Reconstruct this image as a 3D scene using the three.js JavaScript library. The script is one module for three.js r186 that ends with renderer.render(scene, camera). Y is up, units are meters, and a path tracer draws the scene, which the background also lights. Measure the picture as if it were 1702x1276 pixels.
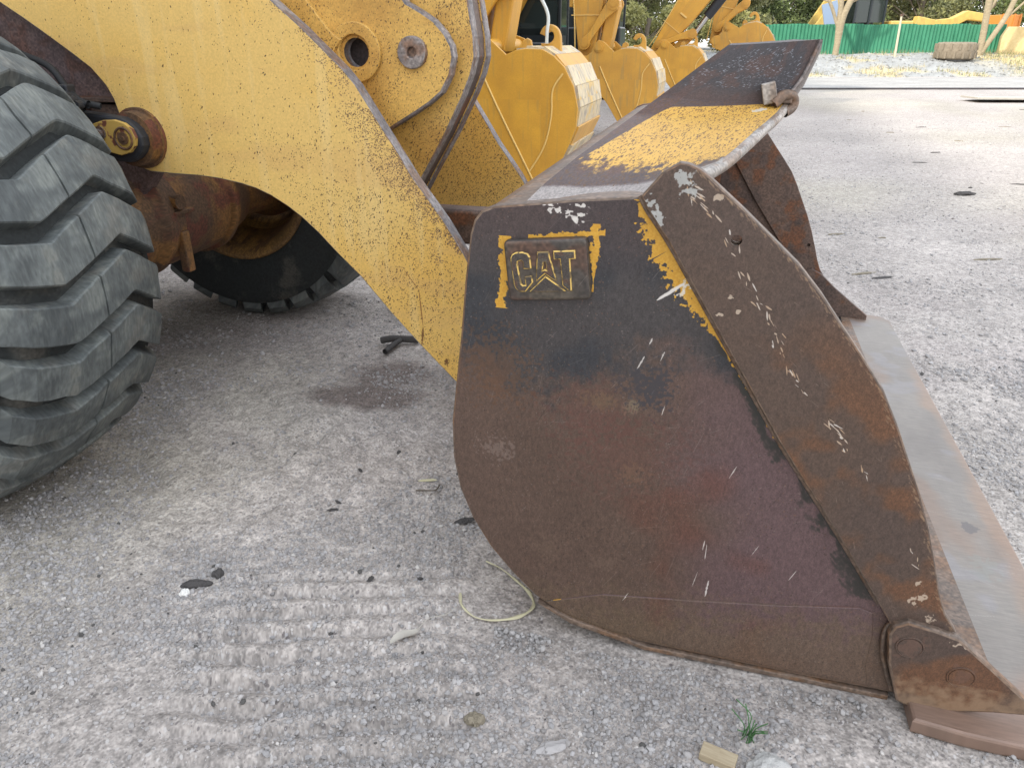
import * as THREE from 'three';
import { mergeGeometries, mergeVertices, toCreasedNormals } from 'three/addons/utils/BufferGeometryUtils.js';
import { RoundedBoxGeometry } from 'three/addons/geometries/RoundedBoxGeometry.js';

// ---------------------------------------------------------------- camera, sky, sun, exposure
const scene = new THREE.Scene();
const camera = new THREE.PerspectiveCamera(54.46, 1024 / 767, 0.05, 2000);
camera.position.set(0, 1.6, 0);
camera.rotation.x = -24.763 * Math.PI / 180;
const renderer = new THREE.WebGLRenderer({ antialias: true });
renderer.toneMapping = THREE.LinearToneMapping;
renderer.toneMappingExposure = 1.6;
renderer.shadowMap.enabled = true;

const SUN = new THREE.Vector3(-0.62, 0.52, 0.5).normalize();   // behind the camera, from the left
{ // hazy bright sky
  const w = 256, h = 128, d = new Float32Array(w * h * 4);
  for (let j = 0; j < h; j++) for (let i = 0; i < w; i++) {
    const el = ((j + 0.5) / h - 0.5) * Math.PI, az = ((i + 0.5) / w - 0.5) * Math.PI * 2;
    const y = Math.sin(el), k = Math.pow(Math.max(0, 1 - Math.max(y, 0)), 2.2);
    const dir = new THREE.Vector3(Math.cos(el) * Math.cos(az), y, Math.cos(el) * Math.sin(az));
    const g = Math.pow(Math.max(0, dir.dot(SUN)), 6) * 0.35;
    const o = (j * w + i) * 4, S = 1.5;
    d[o] = S * (0.80 + 0.26 * k + g); d[o + 1] = S * (0.87 + 0.18 * k + g * 0.95); d[o + 2] = S * (0.98 + 0.06 * k + g * 0.85); d[o + 3] = 1;
  }
  const t = new THREE.DataTexture(d, w, h, THREE.RGBAFormat, THREE.FloatType);
  t.mapping = THREE.EquirectangularReflectionMapping; t.magFilter = THREE.LinearFilter; t.minFilter = THREE.LinearFilter; t.needsUpdate = true;
  scene.background = t; scene.environment = t;
}
const sun = new THREE.DirectionalLight(new THREE.Color(1, 0.93, 0.8), 3.0);
sun.position.copy(SUN).multiplyScalar(60); sun.target.position.set(4, 0, -15); sun.position.add(sun.target.position);
sun.castShadow = true; sun.shadow.radius = 5; sun.shadow.mapSize.set(4096, 4096);
Object.assign(sun.shadow.camera, { left: -60, right: 60, top: 50, bottom: -50, near: 1, far: 160 });
scene.add(sun, sun.target);

// ---------------------------------------------------------------- helpers
function rng(seed) { let a = seed >>> 0; return () => { a = (a + 0x6D2B79F5) | 0; let t = Math.imul(a ^ (a >>> 15), 1 | a); t = (t + Math.imul(t ^ (t >>> 7), 61 | t)) ^ t; return ((t ^ (t >>> 14)) >>> 0) / 4294967296; }; }
const HT = (() => { const r = rng(77), t = new Float32Array(65536); for (let i = 0; i < 65536; i++) t[i] = r(); return t; })();
function vn(x, y, per = 0) {           // value noise 0..1, optionally periodic
  let xi = Math.floor(x), yi = Math.floor(y); const fx = x - xi, fy = y - yi;
  const u = fx * fx * (3 - 2 * fx), v = fy * fy * (3 - 2 * fy);
  let x1 = xi + 1, y1 = yi + 1;
  if (per) { xi = ((xi % per) + per) % per; x1 = ((x1 % per) + per) % per; yi = ((yi % per) + per) % per; y1 = ((y1 % per) + per) % per; }
  const H = (a, b) => HT[(Math.imul(a, 374761) + Math.imul(b, 668265) + (a * b & 1023)) & 65535];
  const a = H(xi, yi), b = H(x1, yi), c = H(xi, y1), e = H(x1, y1);
  return a + (b - a) * u + (c - a) * v + (a - b - c + e) * u * v;
}
function fbm(x, y, o = 4, per = 0) { let s = 0, a = 0.5, n = 0; for (let i = 0; i < o; i++) { s += a * vn(x + i * 17.3 * (per ? 0 : 1), y + i * 9.1 * (per ? 0 : 1), per); n += a; a *= 0.5; x *= 2; y *= 2; per *= 2; } return s / n; }
const clamp = (v, a = 0, b = 1) => Math.max(a, Math.min(b, v));
const ss = (a, b, v) => { const t = clamp((v - a) / (b - a)); return t * t * (3 - 2 * t); };
const mix3 = (p, q, t) => [p[0] + (q[0] - p[0]) * t, p[1] + (q[1] - p[1]) * t, p[2] + (q[2] - p[2]) * t];
function tex(w, h, fn, srgb = true) {
  const d = new Uint8Array(w * h * 4);
  for (let j = 0; j < h; j++) for (let i = 0; i < w; i++) { const c = fn((i + 0.5) / w, (j + 0.5) / h), o = (j * w + i) * 4; d[o] = c[0]; d[o + 1] = c[1]; d[o + 2] = c[2]; d[o + 3] = 255; }
  return wrapTex(d, w, h, srgb);
}
function wrapTex(d, w, h, srgb = true) {
  const t = new THREE.DataTexture(d, w, h, THREE.RGBAFormat); t.wrapS = t.wrapT = THREE.RepeatWrapping; t.magFilter = THREE.LinearFilter; t.minFilter = THREE.LinearMipmapLinearFilter; t.generateMipmaps = true;
  if (srgb) t.colorSpace = THREE.SRGBColorSpace; t.needsUpdate = true; return t;
}
// canvas-like painter over a rectangle in metres
class Paint {
  constructor(x0, x1, y0, y1, w, h, base) {
    Object.assign(this, { x0, x1, y0, y1, w, h }); this.d = new Uint8Array(w * h * 4);
    for (let j = 0; j < h; j++) for (let i = 0; i < w; i++) this.put(i, j, base(x0 + (x1 - x0) * (i + 0.5) / w, y0 + (y1 - y0) * (j + 0.5) / h), 1, true);
  }
  put(i, j, c, a = 1) { if (i < 0 || j < 0 || i >= this.w || j >= this.h) return; const o = (j * this.w + i) * 4, d = this.d; for (let k = 0; k < 3; k++) d[o + k] = d[o + k] * (1 - a) + clamp(c[k], 0, 255) * a; d[o + 3] = 255; }
  // shape: fn(x,y) in metres -> alpha, over a box
  area(xa, xb, ya, yb, fn) {
    const sx = this.w / (this.x1 - this.x0), sy = this.h / (this.y1 - this.y0);
    const i0 = Math.floor((xa - this.x0) * sx), i1 = Math.ceil((xb - this.x0) * sx), j0 = Math.floor((ya - this.y0) * sy), j1 = Math.ceil((yb - this.y0) * sy);
    for (let j = Math.max(0, j0); j < Math.min(this.h, j1); j++) for (let i = Math.max(0, i0); i < Math.min(this.w, i1); i++) { const r = fn(this.x0 + (i + 0.5) / sx, this.y0 + (j + 0.5) / sy); if (r) this.put(i, j, r[0], r[1]); }
  }
  speck(x, y, rx, ry, ang, c, a = 1) { const R = Math.max(rx, ry), ca = Math.cos(ang), sa = Math.sin(ang); this.area(x - R, x + R, y - R, y + R, (px, py) => { const u = ((px - x) * ca + (py - y) * sa) / rx, v = (-(px - x) * sa + (py - y) * ca) / ry, q = u * u + v * v; return q < 1 ? [c, a * ss(1, 0.55, q)] : null; }); }
  scratch(xa, ya, xb, yb, wd, c, a = 1, rag = 0.5) { const L = Math.hypot(xb - xa, yb - ya) || 1e-6, ux = (xb - xa) / L, uy = (yb - ya) / L, m = wd * 1.5; this.area(Math.min(xa, xb) - m, Math.max(xa, xb) + m, Math.min(ya, yb) - m, Math.max(ya, yb) + m, (px, py) => { const t = (px - xa) * ux + (py - ya) * uy, n = Math.abs(-(px - xa) * uy + (py - ya) * ux); if (t < 0 || t > L) return null; const w = wd * 0.5 * (1 - rag + 2 * rag * vn(px * 160, py * 160)) * Math.sqrt(Math.sin(Math.PI * clamp(t / L, 0.02, 0.98))); return n < w ? [c, a * ss(1, 0.5, n / w)] : null; }); }
  blotch(x, y, rx, ry, c, a, f = 90, th = 0.5) { this.area(x - rx, x + rx, y - ry, y + ry, (px, py) => { const q = Math.hypot((px - x) / rx, (py - y) / ry), n = fbm(px * f, py * f, 3); const v = ss(th, th + 0.12, n + 0.35 - q * 0.7); return v > 0 ? [c, a * v] : null; }); }
  texture() { return wrapTex(this.d, this.w, this.h); }
}
const flat = (g) => (g.index ? g.toNonIndexed() : g);
function box(w, h, d, x = 0, y = 0, z = 0, r = 0) { const g = r ? flat(new RoundedBoxGeometry(w, h, d, 2, r)) : new THREE.BoxGeometry(w, h, d).toNonIndexed(); return g.translate(x, y, z); }
function cyl(r1, r2, len, seg, axis = 'y') { const g = new THREE.CylinderGeometry(r1, r2, len, seg).toNonIndexed(); if (axis === 'z') g.rotateX(Math.PI / 2); if (axis === 'x') g.rotateZ(Math.PI / 2); return g; }
function tube(pts, r, seg = 24, rad = 8) { return new THREE.TubeGeometry(new THREE.CatmullRomCurve3(pts.map((p) => new THREE.Vector3(...p))), seg, r, rad).toNonIndexed(); }
function boxUV(g, s = 1) {            // uv in metres, by the axis a face points along
  const p = g.attributes.position; if (!g.attributes.normal) g.computeVertexNormals(); const n = g.attributes.normal, uv = new Float32Array(p.count * 2);
  for (let t = 0; t < p.count; t += 3) {
    const ax = Math.abs(n.getX(t) + n.getX(t + 1) + n.getX(t + 2)), ay = Math.abs(n.getY(t) + n.getY(t + 1) + n.getY(t + 2)), az = Math.abs(n.getZ(t) + n.getZ(t + 1) + n.getZ(t + 2));
    for (let k = t; k < Math.min(t + 3, p.count); k++) { const x = p.getX(k), y = p.getY(k), z = p.getZ(k); const [u, v] = az >= ax && az >= ay ? [x, y] : ax >= ay ? [z, y] : [x, z]; uv[k * 2] = u * s; uv[k * 2 + 1] = v * s; }
  }
  g.setAttribute('uv', new THREE.BufferAttribute(uv, 2)); return g;
}
function rectUV(g, P) { // faces along z take the painted rectangle, all others metres
  boxUV(g); const p = g.attributes.position, n = g.attributes.normal, uv = g.attributes.uv;
  for (let k = 0; k < p.count; k++) if (Math.abs(n.getZ(k)) > 0.75) uv.setXY(k, (p.getX(k) - P.x0) / (P.x1 - P.x0), (p.getY(k) - P.y0) / (P.y1 - P.y0));
  return g;
}
const shape = (pts) => new THREE.Shape(pts.map((p) => new THREE.Vector2(p[0], p[1])));
function plate(pts, zNear, zFar, bev = 0.004, holes = []) {  // profile in x,y; thickness between two z
  const s = pts instanceof THREE.Shape ? pts : shape(pts); for (const h of holes) { const q = new THREE.Path(); q.absarc(h[0], h[1], h[2], 0, Math.PI * 2, true); s.holes.push(q); }
  const g = new THREE.ExtrudeGeometry(s, { depth: zNear - zFar - 2 * bev, bevelEnabled: bev > 0, bevelThickness: bev, bevelSize: bev, bevelOffset: -bev, bevelSegments: 2, curveSegments: 20 });
  return g.translate(0, 0, zFar + bev);
}
function offsetRibbon(pts, t) { // closed outline of a band that follows pts on its left side by t
  const inn = pts.map((p, i) => { const a = pts[Math.max(0, i - 1)], b = pts[Math.min(pts.length - 1, i + 1)], l = Math.hypot(b[0] - a[0], b[1] - a[1]); return [p[0] - (b[1] - a[1]) / l * t, p[1] + (b[0] - a[0]) / l * t]; });
  return [...pts, ...inn.reverse()];
}
const used = {};
function numbered(n) { const k = used[n] = (used[n] ?? -1) + 1; return k ? `${n}_${String(k).padStart(3, '0')}` : n; }
function tag(o, label, category, group, kind) { o.userData = { ...(label && { label }), ...(category && { category }), ...(group && { group }), ...(kind && { kind }) }; return o; }
function shade(m) { m.castShadow = m.receiveShadow = true; return m; }
function thing(name, label, category, pos = [0, 0, 0], turn = 0, group) { const g = new THREE.Group(); g.name = numbered(name); g.position.set(...pos); g.rotation.y = turn; scene.add(g); return tag(g, label, category, group); }
function mesh(name, geo, mat, parent, label) { const m = shade(new THREE.Mesh(geo, mat)); m.name = name; parent.add(m); if (label) m.userData.label = label; return m; }
function single(name, geo, mat, label, category, group) { const m = shade(new THREE.Mesh(geo, mat)); m.name = numbered(name); scene.add(m); return tag(m, label, category, group); }
function struct(name, geo, mat) { const m = shade(new THREE.Mesh(geo, mat)); m.name = name; m.userData = { kind: 'structure' }; scene.add(m); return m; }
const merge = (...gs) => mergeGeometries(gs.flat().map((g) => { const h = g.index ? g.toNonIndexed() : g; for (const k of Object.keys(h.attributes)) if (!['position', 'normal', 'uv'].includes(k)) h.deleteAttribute(k); h.clearGroups?.(); h.groups = []; return h; }));
const std = (o) => new THREE.MeshStandardMaterial({ side: THREE.DoubleSide, ...o });

// ---------------------------------------------------------------- materials
const grime = tex(512, 512, (u, v) => { const n = fbm(u * 8, v * 8, 5, 8), m = fbm(u * 64 + 3, v * 64, 2, 64); const c = 120 + 90 * (n - 0.5) + 110 * (m - 0.5); return [c, c, c]; }, false);
function steelTex(dark, mid, rust, seed, size = 768) { // 1 m tile of worn painted steel
  const r = rng(seed), P = new Paint(0, 1, 0, 1, size, size, (x, y) => {
    const a = fbm(x * 6 + seed, y * 6, 5), b = fbm(x * 130, y * 130 + seed, 2), e = fbm(x * 14, y * 14 + seed * 3, 4);
    let c = mix3(dark, mid, ss(0.35, 0.65, a)); c = mix3(c, rust, ss(0.5, 0.72, e) * 0.8); const k = 0.72 + 0.56 * b; return [c[0] * k, c[1] * k, c[2] * k];
  });
  for (let i = 0; i < 60; i++) { const x = r(), y = r(), l = 0.01 + r() * 0.05, a = r() * 6.3; P.scratch(x, y, x + l * Math.cos(a), y + l * Math.sin(a), 0.002, [150, 142, 136], 0.35); }
  return P.texture();
}
const BARE = steelTex([104, 98, 98], [132, 124, 120], [116, 88, 70], 5);
const M = {};
M.edge = std({ map: BARE, roughness: 0.6, metalness: 0.15, bumpMap: grime, bumpScale: 0.002 });
M.brown = std({ map: steelTex([74, 60, 54], [92, 74, 64], [104, 64, 40], 9), roughness: 0.62, metalness: 0.1, bumpMap: grime, bumpScale: 0.0015 });
M.dark = std({ map: steelTex([44, 40, 42], [60, 53, 53], [64, 47, 41], 12), roughness: 0.65, bumpMap: grime, bumpScale: 0.0015 });
M.maroon = std({ map: steelTex([94, 80, 80], [106, 88, 84], [96, 70, 62], 15), roughness: 0.7 });
M.black = std({ color: 0x24262b, roughness: 0.6 });
M.hose = std({ color: 0x1b1c1e, roughness: 0.75 });
M.bolt = std({ map: BARE, roughness: 0.45, metalness: 0.5 });
const YEL = [214, 164, 66];
function speckled(P, count, dens, seed, c = [96, 66, 34]) {
  const r = rng(seed);
  for (let i = 0; i < count; i++) {
    const x = P.x0 + r() * (P.x1 - P.x0), y = P.y0 + r() * (P.y1 - P.y0); const q = dens(x, y) * (0.35 + 1.3 * ss(0.3, 0.7, fbm(x * 9, y * 9, 3))); const keep = r(), big = r(), an = 1.2 + (r() - 0.5) * 1.4, el = r();
    if (keep > q) continue; const s = 0.0009 + 0.002 * Math.pow(big, 6) + 0.0007 * el; P.speck(x, y, s * (1.1 + el), s * 0.8, an, mix3(c, [60, 46, 34], r()), 0.7 + 0.3 * r());
  }
}
const armPaint = new Paint(-2.9, -0.7, 0.2, 2.0, 2048, 1676, (x, y) => {
  const a = fbm(x * 4, y * 4, 4), b = fbm(x * 220, y * 220, 2), s = fbm(x * 3 + 9, y * 14, 3); const t = ss(-2.2, -1.0, x - y * 0.5);
  let c = mix3([214, 178, 104], [210, 163, 73], clamp(t * 0.7 + (a - 0.5) * 0.8)); c = mix3(c, [196, 156, 98], ss(0.55, 0.8, s) * 0.35); c = mix3(c, [222, 196, 140], ss(0.55, 0.75, fbm(x * 26 + 4, y * 2.2, 3)) * 0.3);  const k = 0.94 + 0.12 * b; return [c[0] * k, c[1] * k, c[2] * k];
});
speckled(armPaint, 52000, (x, y) => 0.07 + 0.95 * ss(-1.95, -1.0, x - 0.35 * (y - 0.9)) * ss(1.75, 0.75, y + 0.1 * x + 0.2) + 0.25 * ss(1.5, 1.1, y) * ss(-2.3, -1.7, x), 21);
{ // rust grain bitten in from the upper edge, cable marks
  const E = [[-1.645, 1.731], [-1.448, 1.562], [-1.338, 1.451], [-1.231, 1.285], [-1.121, 1.114], [-1.005, 0.96], [-0.935, 0.847]];
  const r = rng(5);
  for (let i = 0; i < 5200; i++) { const k = r() * (E.length - 1), j = Math.floor(k), f = k - j, d = Math.pow(r(), 2.4) * 0.13; const x = E[j][0] + (E[j + 1][0] - E[j][0]) * f - d * 0.85, y = E[j][1] + (E[j + 1][1] - E[j][1]) * f - d * 0.5; const dn = fbm(x * 12, y * 12, 2); if (dn < 0.4 || (k < 2.2 && r() > 0.35)) continue; armPaint.speck(x, y, 0.0012 + r() * 0.0025, 0.0009 + r() * 0.0014, r() * 3, [104, 78, 58], 0.85); }
  armPaint.scratch(-1.19, 0.76, -1.13, 0.68, 0.004, [120, 74, 30], 0.8); armPaint.scratch(-1.13, 0.68, -1.12, 0.52, 0.006, [120, 74, 30], 0.8); armPaint.scratch(-1.12, 0.52, -1.13, 0.44, 0.012, [104, 66, 30], 0.85);
  armPaint.blotch(-1.02, 0.37, 0.02, 0.03, [96, 62, 30], 0.9); armPaint.scratch(-2.4, 1.5, -2.3, 1.49, 0.002, [240, 214, 150], 0.6);
}
for (let i = 0, r = rng(64); i < 70; i++) { const x = -2.4 + r() * 1.4, y = 0.5 + r() * 1.2, l = 0.01 + 0.06 * r() * r(), a = -0.6 + (r() - 0.5) * 2; armPaint.scratch(x, y, x + l * Math.cos(a), y + l * Math.sin(a), 0.0016, r() > 0.5 ? [232, 208, 150] : [120, 84, 44], 0.5); }
M.arm = std({ map: armPaint.texture(), roughness: 0.55, bumpMap: grime, bumpScale: 0.0004 });
const linkPaint = new Paint(-1.8, -0.9, 0.8, 2.0, 1024, 1366, (x, y) => { const a = fbm(x * 5, y * 5, 4), b = fbm(x * 200, y * 200, 2); const c = mix3([203, 163, 86], [178, 136, 66], ss(0.35, 0.75, a)); const k = 0.9 + 0.2 * b; return [c[0] * k, c[1] * k, c[2] * k]; });
speckled(linkPaint, 20000, (x, y) => 0.4 + 0.5 * ss(1.6, 1.1, y) + 0.4 * ss(-1.3, -1.0, x), 33);
M.link = std({ map: linkPaint.texture(), roughness: 0.55, bumpMap: grime, bumpScale: 0.0005 });
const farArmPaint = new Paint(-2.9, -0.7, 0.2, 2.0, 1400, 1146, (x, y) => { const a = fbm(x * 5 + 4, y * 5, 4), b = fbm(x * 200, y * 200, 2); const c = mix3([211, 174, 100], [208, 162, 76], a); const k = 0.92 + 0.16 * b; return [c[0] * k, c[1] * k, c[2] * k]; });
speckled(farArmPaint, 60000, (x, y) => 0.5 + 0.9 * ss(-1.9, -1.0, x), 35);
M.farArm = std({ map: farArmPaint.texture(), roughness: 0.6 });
// the bucket's near side plate: worn charcoal and rust brown with paint left in places
const WHITE = [214, 208, 200], YP = [206, 160, 62];
const sidePaint = new Paint(-0.7, 1.0, -0.05, 1.4, 2048, 1747, (x, y) => {
  const a = fbm(x * 3.1 + 2, y * 3.1, 4), b = 0.6 * fbm(x * 520, y * 420, 2) + 0.4 * fbm(x * 210, y * 90, 2), e = fbm(x * 7 + 9, y * 7, 5), f = fbm(x * 60, y * 60, 3);
  const edge = 0.86 + (a - 0.5) * 0.5;                                   // paint film survives above this line
  const film = ss(edge - 0.06, edge + 0.07, y + (f - 0.5) * 0.09);
  let low = mix3([90, 71, 60], [99, 79, 68], e); low = mix3(low, [101, 79, 82], ss(-0.1, 0.25, x + (a - 0.5) * 0.5) * 0.75); low = mix3(low, [104, 60, 46], ss(0.55, 0.75, fbm(x * 4 + 20, y * 4 + 3, 3)) * 0.5);
  low = mix3(low, [108, 90, 70], ss(0.26, 0.1, y - x * 0.1 + (f - 0.5) * 0.16 + (e - 0.5) * 0.1) * 0.65);
  let hi = mix3([56, 56, 59], [70, 65, 64], ss(0.4, 0.65, e)); hi = mix3(hi, [84, 66, 62], ss(1.1, 1.25, y + (a - 0.5) * 0.2) * 0.6);
  const c = mix3(low, hi, film); const k = 0.66 + 0.54 * b; return [c[0] * k, c[1] * k, c[2] * k];
});
{
  const P = sidePaint, r = rng(8);
  const S = [[-0.114, 0.958, -0.12, 0.942, 6], [-0.129, 0.91, -0.146, 0.872, 6], [-0.083, 0.926, -0.091, 0.902, 5], [-0.099, 0.824, -0.106, 0.809, 4], [0.057, 0.305, 0.047, 0.252, 2], [0.088, 0.282, 0.084, 0.226, 6], [0.065, 0.409, 0.062, 0.376, 3], [0.071, 0.397, 0.071, 0.348, 3], [0.117, 0.642, 0.103, 0.605, 3], [-0.071, 0.784, -0.076, 0.758, 3], [-0.121, 0.194, -0.136, 0.165, 3], [0.2, 0.42, 0.185, 0.385, 2], [0.3, 0.36, 0.285, 0.325, 2]];
  for (const [a, b, c, d, w] of S) P.scratch(a, b, c, d, w / 1000, WHITE, 0.8, 0.6);
  for (let i = 0; i < 620; i++) { const x = -0.58 + r() * 1.2, y = 0.06 + r() * 1.18, l = 0.006 + 0.09 * Math.pow(r(), 3), a = (i % 3 ? 1.1 : 0.35) + (r() - 0.5) * 0.7; P.scratch(x, y, x + l * Math.cos(a), y + l * Math.sin(a), 0.0011 + 0.001 * r(), r() > 0.3 ? [146, 134, 126] : [44, 38, 36], 0.12 + 0.3 * r()); }
  for (let i = 0; i < 9000; i++) { const x = -0.62 + r() * 1.3, y = 0.02 + r() * 1.24, q = r(); if (fbm(x * 11 + 3, y * 11, 3) < 0.42) continue; P.speck(x, y, 0.0012 + 0.0022 * Math.pow(r(), 3), 0.001 + 0.0012 * r(), r() * 3, q > 0.55 ? [48, 38, 34] : q > 0.2 ? [116, 84, 64] : [128, 116, 108], 0.5); }
  for (let i = 0; i < 9; i++) P.blotch(-0.385 + 0.095 * r(), 1.222 + 0.038 * r(), 0.022 + 0.02 * r(), 0.012 + 0.006 * r(), WHITE, 0.9, 130, 0.62);
  for (const [x, y, rx, ry, c, a] of [[-0.5, 0.6, 0.06, 0.045, [136, 120, 112], 0.4], [-0.138, 0.575, 0.05, 0.04, [124, 100, 74], 0.35], [-0.226, 0.775, 0.06, 0.03, [122, 110, 74], 0.35], [-0.15, 0.772, 0.028, 0.035, [134, 124, 100], 0.5], [-0.36, 0.3, 0.05, 0.06, [112, 92, 76], 0.3], [-0.15, 0.63, 0.2, 0.16, [104, 62, 54], 0.22], [-0.25, 0.74, 0.16, 0.12, [102, 58, 52], 0.2], [-0.1, 0.83, 0.06, 0.08, [58, 56, 60], 0.7], [-0.13, 0.83, 0.08, 0.06, [60, 57, 60], 0.6], [-0.5, 0.85, 0.12, 0.12, [104, 70, 46], 0.4], [-0.2, 0.28, 0.06, 0.03, [116, 96, 82], 0.3]]) P.blotch(x, y, rx * 1.5, ry * 1.5, c, a, 150, 0.5);
  { const G = [[0.044, 0.97], [0.142, 0.835], [0.213, 0.716], [0.385, 0.486], [0.5, 0.32]]; // black grime caked beside the weld
    for (let i = 0; i < 2600; i++) { const k = r() * 3.99, j = Math.floor(k), f = k - j, n = Math.abs(r() + r() - 1) * (0.02 + 0.05 * (k / 4)); const x = G[j][0] + (G[j + 1][0] - G[j][0]) * f - n * 0.82, y = G[j][1] + (G[j + 1][1] - G[j][1]) * f - n * 0.57; if (fbm(x * 20, y * 20, 2) < 0.38) continue; P.speck(x, y, 0.003 + 0.009 * r(), 0.002 + 0.004 * r(), -0.95, [50, 48, 44], 0.35); }
    for (let i = 0; i < 40; i++) { const k = 2.2 + r() * 1.7, j = Math.floor(k), f = k - j, l = 0.006 + 0.03 * r(); const x = G[j][0] + (G[j + 1][0] - G[j][0]) * f - 0.006, y = G[j][1] + (G[j + 1][1] - G[j][1]) * f - 0.004; P.scratch(x, y, x + l * 0.58, y - l * 0.81, 0.004, [176, 170, 156], 0.8, 0.6); } }
  // yellow left round the emblem plate and along the side bar, white scuffs
  const ye = (x, y, w) => (w > 0 ? [mix3(YP, [190, 138, 44], vn(x * 300, y * 300)), ss(0.0, 0.12, w - 0.5 + (fbm(x * 110, y * 110, 4) - 0.5) * 1.7)] : null);
  P.area(-0.51, -0.45, 1.0, 1.18, (x, y) => ye(x, y, 1.25 - Math.abs(x - (-0.481 + (1.1 - y) * -0.06)) / 0.016));
  P.area(-0.42, -0.24, 1.17, 1.22, (x, y) => ye(x, y, 1.15 - Math.abs(y - (1.197 + (x + 0.27) * 0.14)) / 0.013));
  P.area(-0.29, -0.24, 1.06, 1.22, (x, y) => ye(x, y, 1.2 - Math.abs(x + 0.262) / (0.003 + 0.011 * ss(1.08, 1.17, y))));
  const B = [[-0.164, 1.3], [-0.164, 1.276], [-0.097, 1.17], [-0.036, 1.086], [0.044, 0.97], [0.142, 0.835], [0.213, 0.716], [0.385, 0.486], [0.5, 0.32]];
  for (let i = 0; i < B.length - 1; i++) { const [ax, ay] = B[i], [bx, by] = B[i + 1], L = Math.hypot(bx - ax, by - ay), ux = (bx - ax) / L, uy = (by - ay) / L; P.area(Math.min(ax, bx) - 0.06, Math.max(ax, bx) + 0.03, Math.min(ay, by) - 0.04, Math.max(ay, by) + 0.04, (x, y) => { const t = (x - ax) * ux + (y - ay) * uy; if (t < 0 || t > L) return null; const n = (x - ax) * uy - (y - ay) * ux; const wd = 0.012 + 0.03 * ss(0.95, 1.08, y) * ss(1.3, 1.2, y) - 0.006 * ss(0.8, 0.6, y); return n > -0.03 && n < wd * 1.6 ? ye(x, y, 1.28 - Math.max(0, n) / wd - 0.5 * ss(0.7, 0.55, y)) : null; }); }
  P.scratch(-0.05, 1.1, -0.112, 1.052, 0.011, WHITE, 0.95, 0.25); P.blotch(-0.045, 1.1, 0.03, 0.03, WHITE, 0.9, 110, 0.5); P.blotch(-0.055, 1.07, 0.022, 0.02, WHITE, 0.85, 130, 0.55);
}
M.side = std({ map: sidePaint.texture(), roughness: 0.52, metalness: 0.12, bumpMap: grime, bumpScale: 0.0012 });
const barPaint = new Paint(-0.25, 1.0, -0.05, 1.4, 1536, 1782, (x, y) => {
  const a = fbm(x * 4 + 31, y * 4, 4), b = 0.6 * fbm(x * 520, y * 420, 2) + 0.4 * fbm(x * 210, y * 120, 2), e = fbm(x * 8, y * 8 + 7, 4);
  let c = mix3([82, 68, 62], [96, 76, 62], a); c = mix3(c, [112, 76, 52], ss(1.1, 0.85, y + (a - 0.5) * 0.3) * ss(0.42, 0.6, e) * 0.8); c = mix3(c, [74, 64, 62], ss(0.05, 0.0, Math.abs((x - 0.2) * 0.82 + (y - 1.1) * 0.57 - 0.16) - 0.02) * 0.5 * e); const k = 0.64 + 0.56 * b; return [c[0] * k, c[1] * k, c[2] * k];
});
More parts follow.
